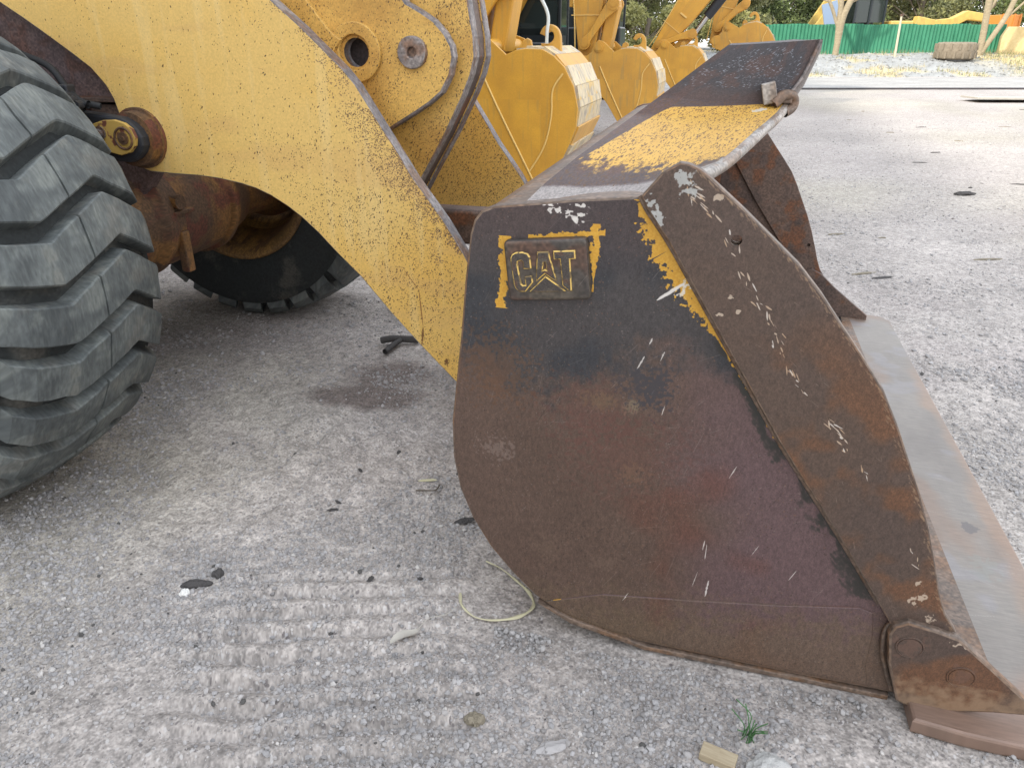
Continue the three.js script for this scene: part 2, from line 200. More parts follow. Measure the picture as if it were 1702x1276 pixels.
{
  const P = barPaint, r = rng(18), W = [[-0.065, 1.33], [-0.042, 1.294], [0.028, 1.221], [0.076, 1.138], [0.157, 1], [0.216, 0.904], [0.302, 0.809], [0.338, 0.751], [0.452, 0.623], [0.506, 0.548], [0.578, 0.421]];
  for (let i = 0; i < 120; i++) { const k = r() * (W.length - 1), j = Math.floor(k), f = k - j, cl = fbm(k * 2.3, 1, 2); if (cl < 0.42) continue; const x = W[j][0] + (W[j + 1][0] - W[j][0]) * f + (r() - 0.5) * 0.025, y = W[j][1] + (W[j + 1][1] - W[j][1]) * f + (r() - 0.5) * 0.025, an = -0.9 + (r() - 0.5) * 1.0, l = 0.006 + r() * 0.018; P.scratch(x, y, x + l * Math.cos(an), y + l * Math.sin(an), 0.002 + r() * 0.003, mix3(WHITE, [180, 150, 120], r()), 0.85, 0.5); }
  for (const [x, y, rx, ry] of [[-0.075, 1.335, 0.035, 0.035], [-0.06, 1.31, 0.03, 0.03], [-0.14, 1.275, 0.025, 0.035], [-0.12, 1.245, 0.02, 0.03]]) P.blotch(x, y, rx, ry, [168, 168, 164], 0.9, 120, 0.48);
  for (const [x, y, rx, ry] of [[0.0, 1.3, 0.02, 0.012], [0.03, 1.04, 0.016, 0.009], [0.07, 1.05, 0.012, 0.009], [0.05, 1.08, 0.012, 0.01], [0.575, 0.4, 0.02, 0.012], [0.57, 0.34, 0.018, 0.03], [0.59, 0.36, 0.015, 0.02], [0.62, 0.3, 0.02, 0.02], [0.7, 0.255, 0.035, 0.02]]) P.blotch(x, y, rx, ry, [186, 168, 148], 0.85, 130, 0.5);
  for (let i = 0; i < 160; i++) { const x = -0.1 + r() * 0.9, y = 0.15 + r() * 1.1, l = 0.004 + r() * 0.02, a = -0.9 + (r() - 0.5); P.scratch(x, y, x + l * Math.cos(a), y + l * Math.sin(a), 0.0012, [170, 150, 134], 0.4); }
  const E = [[-0.045, 1.355], [0.059, 1.273], [0.183, 1.165], [0.289, 1.039], [0.401, 0.895], [0.481, 0.739], [0.564, 0.556], [0.624, 0.382], [0.685, 0.273]];
  for (let i = 0; i < 260; i++) { const k = r() * (E.length - 1), j = Math.floor(k), f = k - j; const x = E[j][0] + (E[j + 1][0] - E[j][0]) * f - 0.004 - 0.014 * r() * r(), y = E[j][1] + (E[j + 1][1] - E[j][1]) * f - 0.003; P.speck(x, y, 0.002 + r() * 0.007, 0.001 + r() * 0.0015, -0.9, [150, 124, 98], 0.4); }
  const q = [[0.587, 0.218], [0.718, 0.152]];
  for (const [x, y] of q) P.blotch(x, y, 0.05, 0.05, [104, 78, 66], 0.5, 60, 0.4);
  P.area(0.5, 0.95, 0.0, 0.13, (x, y) => [[146, 122, 98], 0.8 * ss(0.14, 0.03, y - (x - 0.55) * 0.1 + (fbm(x * 60, y * 60, 3) - 0.5) * 0.12)]);
}
M.bar = std({ map: barPaint.texture(), roughness: 0.5, metalness: 0.12, bumpMap: grime, bumpScale: 0.0014 });
M.barEdge = std({ map: steelTex([92, 78, 68], [110, 92, 78], [108, 80, 58], 25), roughness: 0.55, bumpMap: grime, bumpScale: 0.003 });
M.scuffed = std({ map: steelTex([134, 127, 120], [162, 155, 148], [112, 94, 80], 27), roughness: 0.5, metalness: 0.15, bumpMap: grime, bumpScale: 0.003 });
M.polished = std({ map: (() => { const r = rng(3), P = new Paint(0, 3.4, 0, 0.5, 2048, 400, (x, y) => { const a = fbm(x * 4, y * 9, 4), b = fbm(x * 300, y * 40, 2), e = fbm(x * 2.2 + 5, y * 5, 4); let c = mix3([108, 101, 95], [133, 126, 118], a); c = mix3(c, [124, 104, 90], ss(0.5, 0.7, e) * 0.7); c = mix3(c, [128, 124, 126], ss(0.6, 0.75, fbm(x * 9, y * 9 + 4, 3)) * 0.5); c = mix3(c, [130, 106, 92], ss(3.02, 3.18, x + (e - 0.5) * 0.3) * 0.9); c = mix3(c, [138, 114, 96], ss(0.4, 0.45, y + (a - 0.5) * 0.1) * ss(2.6, 2.1, 3.2 - x) * 0.7); const k = 0.92 + 0.16 * b; return [c[0] * k, c[1] * k, c[2] * k]; }); P.blotch(2.36, 0.37, 0.045, 0.03, [96, 90, 88], 0.9, 50, 0.35); P.blotch(2.6, 0.36, 0.12, 0.06, [124, 126, 120], 0.4, 60, 0.45); for (let i = 0; i < 260; i++) { const x = r() * 3.3, y = r() * 0.48, l = 0.02 + r() * 0.1, a = (r() - 0.5) * 0.8 + 1.5; P.scratch(x, y, x + l * Math.cos(a), y + l * Math.sin(a), 0.0015, r() > 0.5 ? [186, 184, 182] : [112, 104, 98], 0.35); } return P.texture(); })(), roughness: 0.5, metalness: 0.2, bumpMap: grime, bumpScale: 0.0008 });
// tyre rubber: dusty grey green-black
M.rubber = std({ map: tex(1024, 1024, (u, v) => { const n = fbm(u * 6, v * 6, 5, 6), m = fbm(u * 160, v * 40, 3, 40), q = fbm(u * 24 + 1, v * 24, 4, 24); let c = mix3([70, 74, 74], [97, 101, 99], ss(0.3, 0.75, n * 0.6 + q * 0.4)); c = mix3(c, [116, 119, 112], ss(0.5, 0.8, q) * 0.4); c = mix3(c, [116, 111, 102], ss(0.62, 0.8, fbm(u * 12, v * 12 + 5, 4, 12)) * 0.35); const k = 0.82 + 0.36 * m; return [c[0] * k, c[1] * k, c[2] * k]; }), roughness: 0.78, bumpMap: grime, bumpScale: 0.0012 });
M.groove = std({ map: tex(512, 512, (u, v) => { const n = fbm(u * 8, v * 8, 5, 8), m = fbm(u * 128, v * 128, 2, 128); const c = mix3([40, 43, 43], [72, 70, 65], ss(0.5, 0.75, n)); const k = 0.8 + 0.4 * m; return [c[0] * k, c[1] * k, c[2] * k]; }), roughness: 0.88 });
M.axle = std({ map: steelTex([88, 66, 48], [124, 88, 48], [96, 52, 40], 41), roughness: 0.65, bumpMap: grime, bumpScale: 0.002 });
M.rim = std({ map: steelTex([112, 86, 52], [132, 100, 56], [88, 64, 46], 43), roughness: 0.6 });
// newer excavator paint
function paintTex(c0, seed, dirt = 0.3) { return tex(512, 512, (u, v) => { const n = fbm(u * 5 + seed, v * 5, 4), b = fbm(u * 150, v * 150, 2), s = fbm(u * 30, v * 3 + seed, 3); let c = mix3(c0, [c0[0] * 0.86, c0[1] * 0.84, c0[2] * 0.9], n); c = mix3(c, [150, 126, 84], ss(0.58, 0.78, s) * dirt); const k = 0.96 + 0.08 * b; return [c[0] * k, c[1] * k, c[2] * k]; }); }
M.exc = std({ map: paintTex([212, 158, 54], 2, 0.25), roughness: 0.42 });
M.exc2 = std({ map: paintTex([208, 156, 60], 6, 0.4), roughness: 0.5 });
M.weld = std({ color: 0xd9b468, roughness: 0.5 });
M.worn = std({ map: (() => { const P = new Paint(0, 2, 0, 2, 768, 768, (x, y) => { const a = fbm(x * 5, y * 3, 4), b = fbm(x * 90, y * 12, 3), e = fbm(x * 9 + 4, y * 7, 4); let c = mix3([190, 170, 130], [206, 190, 160], a); c = mix3(c, [140, 130, 122], ss(0.48, 0.66, e * 0.6 + b * 0.4) * 0.8); c = mix3(c, [206, 160, 70], ss(0.6, 0.75, fbm(x * 4 + 8, y * 4, 4)) * 0.6); const k = 0.85 + 0.3 * b; return [c[0] * k, c[1] * k, c[2] * k]; }); return P.texture(); })(), roughness: 0.5, metalness: 0.15 });
M.cab = std({ color: 0x1c2327, roughness: 0.35 });
M.glass = new THREE.MeshPhysicalMaterial({ color: 0x62706e, roughness: 0.06, metalness: 0, transmission: 0.8, thickness: 0, side: THREE.DoubleSide });
M.chrome = std({ color: 0xc8c8c8, roughness: 0.2, metalness: 0.9 });

// ---------------------------------------------------------------- ground, road, bank
const YAW = 15.3 * Math.PI / 180, CA = Math.cos(YAW), SA = Math.sin(YAW);
const bay = (X, Y, Z) => [X * CA - Z * SA, Y, X * SA + Z * CA];     // parked-machine axes to world: X forward, Z towards the near side
const toBay = (x, z) => [x * CA + z * SA, -x * SA + z * CA];
function ridge(t) { const f = t - Math.floor(t); return ss(0, 0.22, f) * ss(1, 0.45, f); }   // steep on one side, as a lug leaves it
const dusty = (x, z) => ss(0.46, 0.62, fbm(x * 1.1 + 61, z * 1.1 + 7, 3)) * 0.8 + 0.6 * ss(1.0, 0.3, Math.hypot((x + 0.95) / 0.9, (z + 2.7) / 0.75));
function groundHeight(x, z) {
  const d = -z, near = ss(3.4, 2.6, Math.abs(x)) * ss(0.45, 0.7, d) * ss(6.4, 5.4, d);
  if (near <= 0) return 0;
  let h = (fbm(x * 1.6 + 5, z * 1.6, 3) - 0.5) * 0.045 + (fbm(x * 9, z * 9 + 3, 4) - 0.5) * 0.014 + (fbm(x * 45, z * 45, 3) - 0.5) * 0.006;
  // bars pressed by a tyre, in the foreground
  const w1 = ss(-1.0, -0.72, x + 0.1 * fbm(z * 6, 3, 2)) * ss(0.02, -0.16, x) * ss(1.15, 1.35, d) * ss(2.05, 1.9, d);
  h += w1 * (0.012 + 0.03 * fbm(x * 2.5 + 3, z * 2.5, 2)) * (ridge((d - 0.05 * x + 0.05 * fbm(x * 3, z * 2, 2)) / 0.083) - 0.4);
  // older diagonal tracks leading to the arm
  const w2 = ss(-1.15, -0.85, x) * ss(0.1, -0.2, x) * ss(2.0, 2.2, d) * ss(3.4, 3.0, d);
  h += w2 * 0.028 * (ridge((x * 0.87 - d * 0.42 + 0.12 * fbm(x * 3, z * 3, 2)) / 0.19) - 0.4) * ss(0.3, 0.6, fbm(x * 3, z * 3 + 9, 2));
  const w3 = ss(-2.2, -1.4, x) * ss(-0.6, -0.9, x) * ss(2.3, 2.6, d) * ss(3.9, 3.4, d); h += w3 * 0.014 * (ridge((x * 0.75 + d * 0.66) / 0.21) - 0.5);
  const [X, Z] = toBay(x, z); // beside and below the bucket and the tyres the soil is pressed flat
  const bk = ss(-0.75, -0.55, X) * ss(1.25, 1.12, X) * ss(-5.0, -4.9, Z) * ss(-1.45, -1.6, Z);
  h = h * (1 - bk) - 0.006 * bk; const ty = ss(0.5, 0.2, Math.abs(X + 2.76)) * Math.max(ss(0.5, 0.38, Math.abs(Z + 1.9)), ss(0.5, 0.38, Math.abs(Z + 4.33))); h = h * (1 - ty) + 0.004 * ty;
  return h * near;
}
const soilTex = (() => { const r = rng(51), P = new Paint(0, 2.4, 0, 2.4, 2048, 2048, (x, y) => { const u = x / 2.4, v = y / 2.4; const a = fbm(u * 5, v * 5, 4, 5), b = fbm(u * 380, v * 380, 2, 380), e = fbm(u * 90, v * 90, 3, 90); let c = mix3([155, 148, 142], [173, 166, 159], a); const k = 0.6 + 0.44 * b + 0.36 * e; return [c[0] * k, c[1] * k, c[2] * k]; });
  for (let i = 0; i < 26000; i++) { const x = r() * 2.4, y = r() * 2.4, s = 0.0012 + 0.004 * Math.pow(r(), 5), q = r(); P.speck(x, y, s * (1 + r()), s, r() * 3.1, q > 0.35 ? [196, 192, 188] : [112, 106, 104], 0.8); }
  return P.texture(); })();
const soilBump = tex(1024, 1024, (u, v) => { const b = fbm(u * 220, v * 220, 3, 220), e = fbm(u * 60, v * 60, 3, 60); const c = 255 * clamp(0.5 * b + 0.5 * e); return [c, c, c]; }, false);
M.soil = std({ map: soilTex, bumpMap: soilBump, bumpScale: 0.009, roughness: 0.95, vertexColors: true });
{
  const lines = (a, fine0, fine1, step, b) => { const o = [...a]; for (let v = fine0; v < fine1 - 1e-6; v += step) o.push(v); o.push(fine1, ...b); return o; };
  const xs = lines([-400, -120, -60, -30, -18, -11, -7, -5], -3.6, 3.6, 0.0125, [4.2, 5, 6, 7, 8, 9, 10, 11, 12, 13, 14, 16, 18, 22, 30, 45, 70, 130, 400]);
  const zs = lines([-700, -250, -120, -80, -60, -50, -44, -40, -36, -32, -28, -25, -22, -20, -18, -16, -14, -12.5, -11, -10, -9, -8, -7.2], -6.5, -0.4, 0.0125, [0.5, 2, 5, 10, 20, 40, 120, 400]);
  const nx = xs.length, nz = zs.length, pos = new Float32Array(nx * nz * 3), uv = new Float32Array(nx * nz * 2), col = new Float32Array(nx * nz * 3), idx = [];
  for (let j = 0; j < nz; j++) for (let i = 0; i < nx; i++) {
    const x = xs[i], z = zs[j], k = j * nx + i; pos[k * 3] = x; pos[k * 3 + 1] = groundHeight(x, z); pos[k * 3 + 2] = z; uv[k * 2] = x / 2.4 + z * 0.07; uv[k * 2 + 1] = z / 2.4 - x * 0.07;
    const n = fbm(x * 0.9, z * 0.9, 4), m = fbm(x * 3 + 8, z * 3, 4), p = fbm(x * 0.35 + 4, z * 0.35, 3);
    let t = 0.87 + 0.34 * (n - 0.5) + 0.22 * (m - 0.5) + 0.07 * dusty(x, z), c = [t, t * 0.985, t * 0.985]; c = mix3(c, [t * 0.96, t * 0.95, t * 0.88], ss(0.5, 0.75, p)); c = mix3(c, [t * 0.98, t * 0.955, t * 0.965], ss(0.55, 0.75, fbm(x * 1.4 + 30, z * 1.4, 3)) * 0.8);
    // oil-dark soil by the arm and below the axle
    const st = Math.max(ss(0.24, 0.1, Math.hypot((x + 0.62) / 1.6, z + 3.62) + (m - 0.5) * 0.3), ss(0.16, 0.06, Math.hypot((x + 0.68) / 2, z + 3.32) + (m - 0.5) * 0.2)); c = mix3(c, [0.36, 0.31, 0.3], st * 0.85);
    
    col.set(c, k * 3);
  }
  for (let j = 0; j < nz - 1; j++) for (let i = 0; i < nx - 1; i++) { const a = j * nx + i; idx.push(a, a + nx, a + 1, a + 1, a + nx, a + nx + 1); }
  const g = new THREE.BufferGeometry(); g.setAttribute('position', new THREE.BufferAttribute(pos, 3)); g.setAttribute('uv', new THREE.BufferAttribute(uv, 2)); g.setAttribute('color', new THREE.BufferAttribute(col, 3)); g.setIndex(idx); g.computeVertexNormals();
  struct('ground', g, M.soil);
}
// loose stone: far too many to count
const pebbleGeo = (() => { const g = mergeVertices(new THREE.IcosahedronGeometry(1, 0).deleteAttribute('uv').deleteAttribute('normal')); const p = g.attributes.position; for (let i = 0; i < p.count; i++) { const v = new THREE.Vector3().fromBufferAttribute(p, i), k = 0.72 + 0.5 * vn(v.x * 2.1 + 7, v.y * 2.1 + v.z * 3.3 + 9); p.setXYZ(i, v.x * k, v.y * k * 0.66, v.z * k); } const h = g.toNonIndexed(); h.computeVertexNormals(); return h; })();
{
  const r = rng(401), N = 150000, im = new THREE.InstancedMesh(pebbleGeo, std({ color: 0xffffff, roughness: 0.95 }), N + 5200), m = new THREE.Matrix4(), q = new THREE.Quaternion(), e = new THREE.Euler(), c = new THREE.Color();
  let n = 0, guard = 0;
  while (n < N && guard++ < 1600000) {
    const far = r() < 0.3; const d = far ? 3.4 + 14 * Math.pow(r(), 1.4) : 0.75 + 2.9 * Math.pow(r(), 0.9), x = far ? (-1 + 2.3 * r()) * d * 0.95 : (r() * 2 - 1) * (0.7 + 0.75 * d);
    const den = fbm(x * 2.2 + 40, d * 2.2, 3) * 0.7 + fbm(x * 9, d * 9, 2) * 0.5; if (r() > (ss(0.42, 0.78, den) + 0.1) * (1 - 0.85 * clamp(dusty(x, -d)))) continue;
    const [X, Z] = toBay(x, -d); if (X > -0.62 && X < 1.12 && Z < -1.64 && Z > -4.9) continue; if (Math.abs(X + 2.76) < 0.35 && ((Z < -1.5 && Z > -2.3) || (Z < -3.95 && Z > -4.7))) continue;
    const s = (far ? 0.004 : 0.0017) + (far ? 0.010 : 0.0075) * Math.pow(r(), 7); e.set(r() * 0.8, r() * 6.3, r() * 0.8); q.setFromEuler(e);
    m.compose(new THREE.Vector3(x, groundHeight(x, -d) + s * 0.25, -d), q, new THREE.Vector3(s * (0.8 + r() * 0.6), s, s)); im.setMatrixAt(n, m);
    const k = 0.23 + 0.16 * r(), w = r(); c.setRGB(k, k * (0.93 + 0.03 * w), k * (0.88 + 0.07 * w)); if (w > 0.975) c.setRGB(0.48, 0.45, 0.42); if (w < 0.008) c.setRGB(0.08, 0.075, 0.07); im.setColorAt(n, c); n++;
  }
  const foot = [[-0.5, -1.66], [-0.3, -1.655], [0.0, -1.65], [0.5, -1.65], [0.62, -1.62], [0.9, -1.56]];
  for (let i = 0; i < 3600; i++) { // grit gathered along the bucket's foot and round the tyre
    let X, Z; if (i % 4) { const k = r() * 4.99, j = Math.floor(k), f = k - j; X = foot[j][0] + (foot[j + 1][0] - foot[j][0]) * f; Z = foot[j][1] + (foot[j + 1][1] - foot[j][1]) * f + 0.008 + 0.09 * Math.pow(r(), 2.2); if (fbm(X * 5, 7, 2) < 0.42 + 0.2 * r()) continue; } else { const a = r() * 0.9; X = -2.76 + 0.2 + 0.25 * Math.pow(r(), 1.5); Z = -1.5 - 0.75 * r(); }
    const [x, , z] = bay(X, 0, Z), s = 0.0016 + 0.007 * Math.pow(r(), 6); e.set(r(), r() * 6.3, r()); q.setFromEuler(e); m.compose(new THREE.Vector3(x, groundHeight(x, z) + s * 0.4 + 0.012 * r() * r(), z), q, new THREE.Vector3(s * 1.2, s, s)); if (n < N + 5200) { im.setMatrixAt(n, m); const k = 0.2 + 0.2 * r(); c.setRGB(k, k * 0.95, k * 0.92); im.setColorAt(n, c); n++; }
  }
  im.count = n; im.name = 'gravel'; shade(im); tag(im, 'loose grey gravel scattered over the yard', 'gravel', null, 'stuff'); scene.add(im);
}
{ // pale concrete road at the far edge of the yard
  const g = boxUV(new THREE.PlaneGeometry(160, 8.5).rotateX(-Math.PI / 2).toNonIndexed().translate(20, 0.004, -33.2), 0.2);
  struct('road', g, std({ map: tex(512, 512, (u, v) => { const a = fbm(u * 6, v * 30, 4), b = fbm(u * 90, v * 200, 2); const c = 150 + 50 * (a - 0.5) + 60 * (b - 0.5); return [c, c * 0.98, c * 0.95]; }), roughness: 0.9 }));
}
function bankY(x, z) { const d = -z; return 0.95 * ss(37.2, 45, d) * (0.92 + 0.16 * fbm(x * 0.3, d * 0.3, 2)) + 0.2 * (fbm(x * 1.3, d * 1.3, 4) - 0.5) * ss(37.2, 38.5, d) - 0.05; }
{
  const g = new THREE.PlaneGeometry(90, 45, 300, 130).rotateX(-Math.PI / 2).translate(30, 0, -59.5), p = g.attributes.position, col = new Float32Array(p.count * 3);
  for (let i = 0; i < p.count; i++) { const x = p.getX(i), z = p.getZ(i); p.setY(i, bankY(x, z)); const dry = clamp(ss(23.5, 26.5, x + 2 * (fbm(x, z, 2) - 0.5)) * 0.9 + ss(0.66, 0.74, fbm(x * 0.5 + 3, z * 0.7, 3)) * 0.7), k = 0.65 + 0.7 * fbm(x * 3, z * 3, 3); col.set(mix3([0.34 * k, 0.34 * k, 0.33 * k], [0.62 * k, 0.5 * k, 0.26 * k], dry), i * 3); }
  g.setAttribute('color', new THREE.BufferAttribute(col, 3)); g.computeVertexNormals();
  const u = g.attributes.uv; for (let i = 0; i < u.count; i++) u.setXY(i, p.getX(i) / 2.4, p.getZ(i) / 2.4);
  struct('bank', g, std({ vertexColors: true, roughness: 1, bumpMap: soilBump, bumpScale: 0.05 }));
}

// ---------------------------------------------------------------- unseen building left of the frame, added to keep the loader in shade
{
  const t = thing('added_building', 'added unseen corrugated building that keeps the wheel loader in shade', 'added_building', bay(-11.6, 0, 1), -YAW);
  const wallM = std({ color: new THREE.Color(0.24, 0.25, 0.26), roughness: 0.6 }), roofM = std({ color: new THREE.Color(0.3, 0.31, 0.32), roughness: 0.5 });  // walls kept dark so little light bounces back on the loader
  const H = 15.6, L = 62, pr = []; for (let i = 0; i <= 124; i++) pr.push([i * 0.5 - L / 2, i % 2 ? 0.06 : 0]);
  const sh = shape([...pr, [L / 2, -0.3], [-L / 2, -0.3]]); const g = new THREE.ExtrudeGeometry(sh, { depth: H, bevelEnabled: false }).rotateX(-Math.PI / 2).rotateY(-Math.PI / 2 + Math.PI);
  mesh('wall', g, wallM, t);
  mesh('roof', merge(box(16, 0.25, L + 1, -7.6, H + 0.1, 0)), roofM, t); mesh('wall', box(15, H, 0.3, -7.7, H / 2, L / 2 - 0.2), wallM, t); mesh('wall', box(15, H, 0.3, -7.7, H / 2, -L / 2 + 0.2), wallM, t);
  for (let k = 0; k < 4; k++) { const d = mesh('door', box(0.12, 5, 5.4, 0.14, 2.5, -22 + k * 14), std({ color: 0x5b6a74, roughness: 0.5 }), t); mesh('handle', box(0.05, 0.3, 0.06, 0.23, 1.2, -20 + k * 14), M.bolt, d); }
}

// ---------------------------------------------------------------- wheel loader (axes: X forward, Y up, Z = minus the distance across)
const BASE = [-2.76, 0, -3.2];
const loader = thing('wheel_loader', 'large worn yellow wheel loader with its rusty bucket lowered to the ground', 'wheel loader', bay(...BASE), -YAW);
const T = (g) => g.translate(-BASE[0], -BASE[1], -BASE[2]);
const lp = (name, geo, mat, parent = loader, label) => mesh(name, T(geo), mat, parent, label);
// --- wheels
function makeWheel() {
  const w = new THREE.Group(); w.name = 'front_wheel';
  const R = 0.875, W = 0.66, N = 28, pit = Math.PI * 2 / N, dep = 0.058;
  const crown = (s) => -0.035 * s * s - 0.03 * ss(0.86, 1, Math.abs(s));
  const prof = []; for (const [s, dr] of [[-1, -0.40], [-1.06, -0.34], [-1.09, -0.24], [-1.07, -0.16], [-1.03, -0.11]]) prof.push(new THREE.Vector2(R + dr, -s * W / 2));
  for (let i = 0; i <= 16; i++) { const s = -0.98 + 1.96 * i / 16; prof.push(new THREE.Vector2(R - dep + crown(s), -s * W / 2)); }
  for (const [s, dr] of [[1.03, -0.11], [1.07, -0.16], [1.09, -0.24], [1.06, -0.34], [1, -0.40]]) prof.push(new THREE.Vector2(R + dr, -s * W / 2));
  const carc = new THREE.LatheGeometry(prof, 112).toNonIndexed().rotateX(Math.PI / 2); // lathe axis y -> z
  mesh('tyre', boxUV(carc, 1), M.groove, w);
  // groove line by distance from the inner edge, in pitches
  const key = [[0, 0], [0.19, 0.58], [0.33, 0.33], [0.46, 0.08], [0.56, 0.2], [0.66, 0.36]];
  const phi = (b) => { for (let i = 0; i < key.length - 1; i++) if (b <= key[i + 1][0]) { const f = (b - key[i][0]) / (key[i + 1][0] - key[i][0]); const e = f * 0.85 + 0.15 * (f * f * (3 - 2 * f)); return key[i][1] + (key[i + 1][1] - key[i][1]) * e; } return 0; };
  const bs = [0, 0.02, 0.05, 0.09, 0.13, 0.165, 0.185, 0.195, 0.215, 0.25, 0.29, 0.32, 0.3262, 0.3274, 0.33, 0.3326, 0.3338, 0.34, 0.37, 0.41, 0.445, 0.46, 0.475, 0.51, 0.56, 0.61, 0.64, 0.66];
  const rowsT = [0, 0.035, 0.12, 0.5, 0.88, 0.965, 1];
  const pos = []; const quad = (a, b, c, d) => pos.push(...a, ...b, ...c, ...a, ...c, ...d);
  const grid = bs.map((b) => {
    const s = 1 - 2 * b / W, wd = 0.7 + 0.04 * Math.cos((b - 0.2) * 8), lo = phi(b) * pit, hi = lo + wd * pit, seam = Math.abs(b - 0.33) < 0.003 ? -0.01 : 0;
    const row = [], pt = (r, a) => [r * Math.cos(a), r * Math.sin(a), -s * W / 2];
    row.push(pt(R - dep - 0.012 + crown(s), lo - 0.06 * pit));
    for (const t of rowsT) { const ed = (t === 0 || t === 1) ? -0.005 : 0; row.push(pt(R + crown(s) + ed + seam, lo + (hi - lo) * t)); }
    row.push(pt(R - dep - 0.012 + crown(s), hi + 0.06 * pit)); return row;
  });
  for (let i = 0; i < grid.length - 1; i++) for (let j = 0; j < grid[i].length - 1; j++) quad(grid[i][j], grid[i + 1][j], grid[i + 1][j + 1], grid[i][j + 1]);
  for (const i of [0, grid.length - 1]) { const g = grid[i], sg = i ? 1 : -1, low = g.map((p) => { const k = (Math.hypot(p[0], p[1]) - 0.16) / Math.hypot(p[0], p[1]); return [p[0] * k, p[1] * k, p[2] + sg * 0.012]; }); for (let j = 0; j < g.length - 1; j++) quad(g[j], g[j + 1], low[j + 1], low[j]); }
  let lug = new THREE.BufferGeometry(); lug.setAttribute('position', new THREE.BufferAttribute(new Float32Array(pos), 3)); lug = mergeVertices(lug); lug = toCreasedNormals(lug, 0.5); if (lug.index) lug = lug.toNonIndexed();
  { const p = lug.attributes.position, uv = new Float32Array(p.count * 2); for (let i = 0; i < p.count; i++) { const a = Math.atan2(p.getY(i), p.getX(i)); uv[i * 2] = p.getZ(i) * 1.1; uv[i * 2 + 1] = a * 0.95 + (0.9 - Math.hypot(p.getX(i), p.getY(i))) * 1.1; } lug.setAttribute('uv', new THREE.BufferAttribute(uv, 2)); }
  const vars = [0, 0.27, 0.55, 0.81].map((o) => { const g = lug.clone(), u = g.attributes.uv, q = g.attributes.position; for (let i = 0; i < q.count; i++) { const x = q.getX(i), y = q.getY(i), z = q.getZ(i), rr = Math.hypot(x, y), k = 1 - 0.007 * ss(0.55, 0.8, fbm(z * 26 + o * 40, Math.atan2(y, x) * 30 + o * 9, 3)) - 0.003 * vn(z * 60 + o * 7, Math.atan2(y, x) * 70); if (rr > 0.8) q.setXY(i, x * k, y * k); } for (let i = 0; i < u.count; i++) u.setXY(i, u.getX(i) + o, u.getY(i) + o * 1.7); return g; });
  for (let k = 0; k < N; k++) { const m = mesh('tread_lug', vars[(k * 3 + (k >> 2)) % 4], M.rubber, w); m.rotation.z = k * pit + 0.035; }
  const rp = [[0.02, -0.1], [0.16, -0.1], [0.2, -0.03], [0.3, 0.0], [0.33, -0.05], [0.4, -0.2], [0.44, -0.3], [0.485, -0.325], [0.485, -0.345], [0.46, -0.345], [0.42, -0.31], [0.36, -0.16], [0.34, 0.02], [0.4, 0.31], [0.45, 0.345], [0.485, 0.345]].map(([r, z]) => new THREE.Vector2(r, z));
  mesh('rim', boxUV(new THREE.LatheGeometry(rp, 64).toNonIndexed().rotateX(Math.PI / 2)), M.rim, w);
  mesh('hub', boxUV(merge(cyl(0.17, 0.19, 0.22, 40, 'z').translate(0, 0, 0.12), ...[...Array(10)].map((_, i) => cyl(0.016, 0.016, 0.05, 8, 'z').translate(0.22 * Math.cos(i * 0.628), 0.22 * Math.sin(i * 0.628), 0.04)))), M.axle, w);
  return w;
}
const wheel = makeWheel(); wheel.position.set(0, 0.872, -1.89 - BASE[2]); loader.add(wheel);
const wheel2 = wheel.clone(); wheel2.position.z = -4.2 - BASE[2]; wheel2.rotation.y = Math.PI; wheel2.rotation.z = 0.1; loader.add(wheel2);
for (const z of [-1.89, -4.33]) { const w = wheel.clone(); w.name = 'rear_wheel'; w.position.set(-3.45, 0.872, z - BASE[2]); if (z < -3) w.rotation.y = Math.PI; loader.add(w); }
// --- axle
{
  const pr = [[0.03, -1.25], [0.22, -1.2], [0.22, -0.95], [0.17, -0.9], [0.15, -0.55], [0.2, -0.5], [0.235, -0.36], [0.27, -0.3], [0.27, -0.26], [0.25, -0.25], [0.26, 0.18], [0.275, 0.2], [0.275, 0.25], [0.245, 0.27], [0.22, 0.42], [0.2, 0.5], [0.2, 0.62], [0.24, 0.64], [0.24, 0.95], [0.2, 1.0], [0.2, 1.25], [0.03, 1.27]].map(([r, z]) => new THREE.Vector2(r, z));
  lp('axle_housing', boxUV(new THREE.LatheGeometry(pr, 56).toNonIndexed().rotateX(Math.PI / 2).translate(-2.68, 0.83, -3.12)), M.axle, loader, 'rusty brown axle housing between the front wheels');
  lp('differential_rib', boxUV(box(0.05, 0.2, 0.05, -2.44, 0.68, -2.98, 0.012)), M.axle); lp('drain_plug', boxUV(merge(cyl(0.03, 0.035, 0.05, 12, 'x').translate(-2.42, 0.92, -2.95))), M.axle); lp('axle_ledge', boxUV(box(0.06, 0.02, 0.14, -2.43, 0.87, -2.98, 0.006)), M.axle);
}
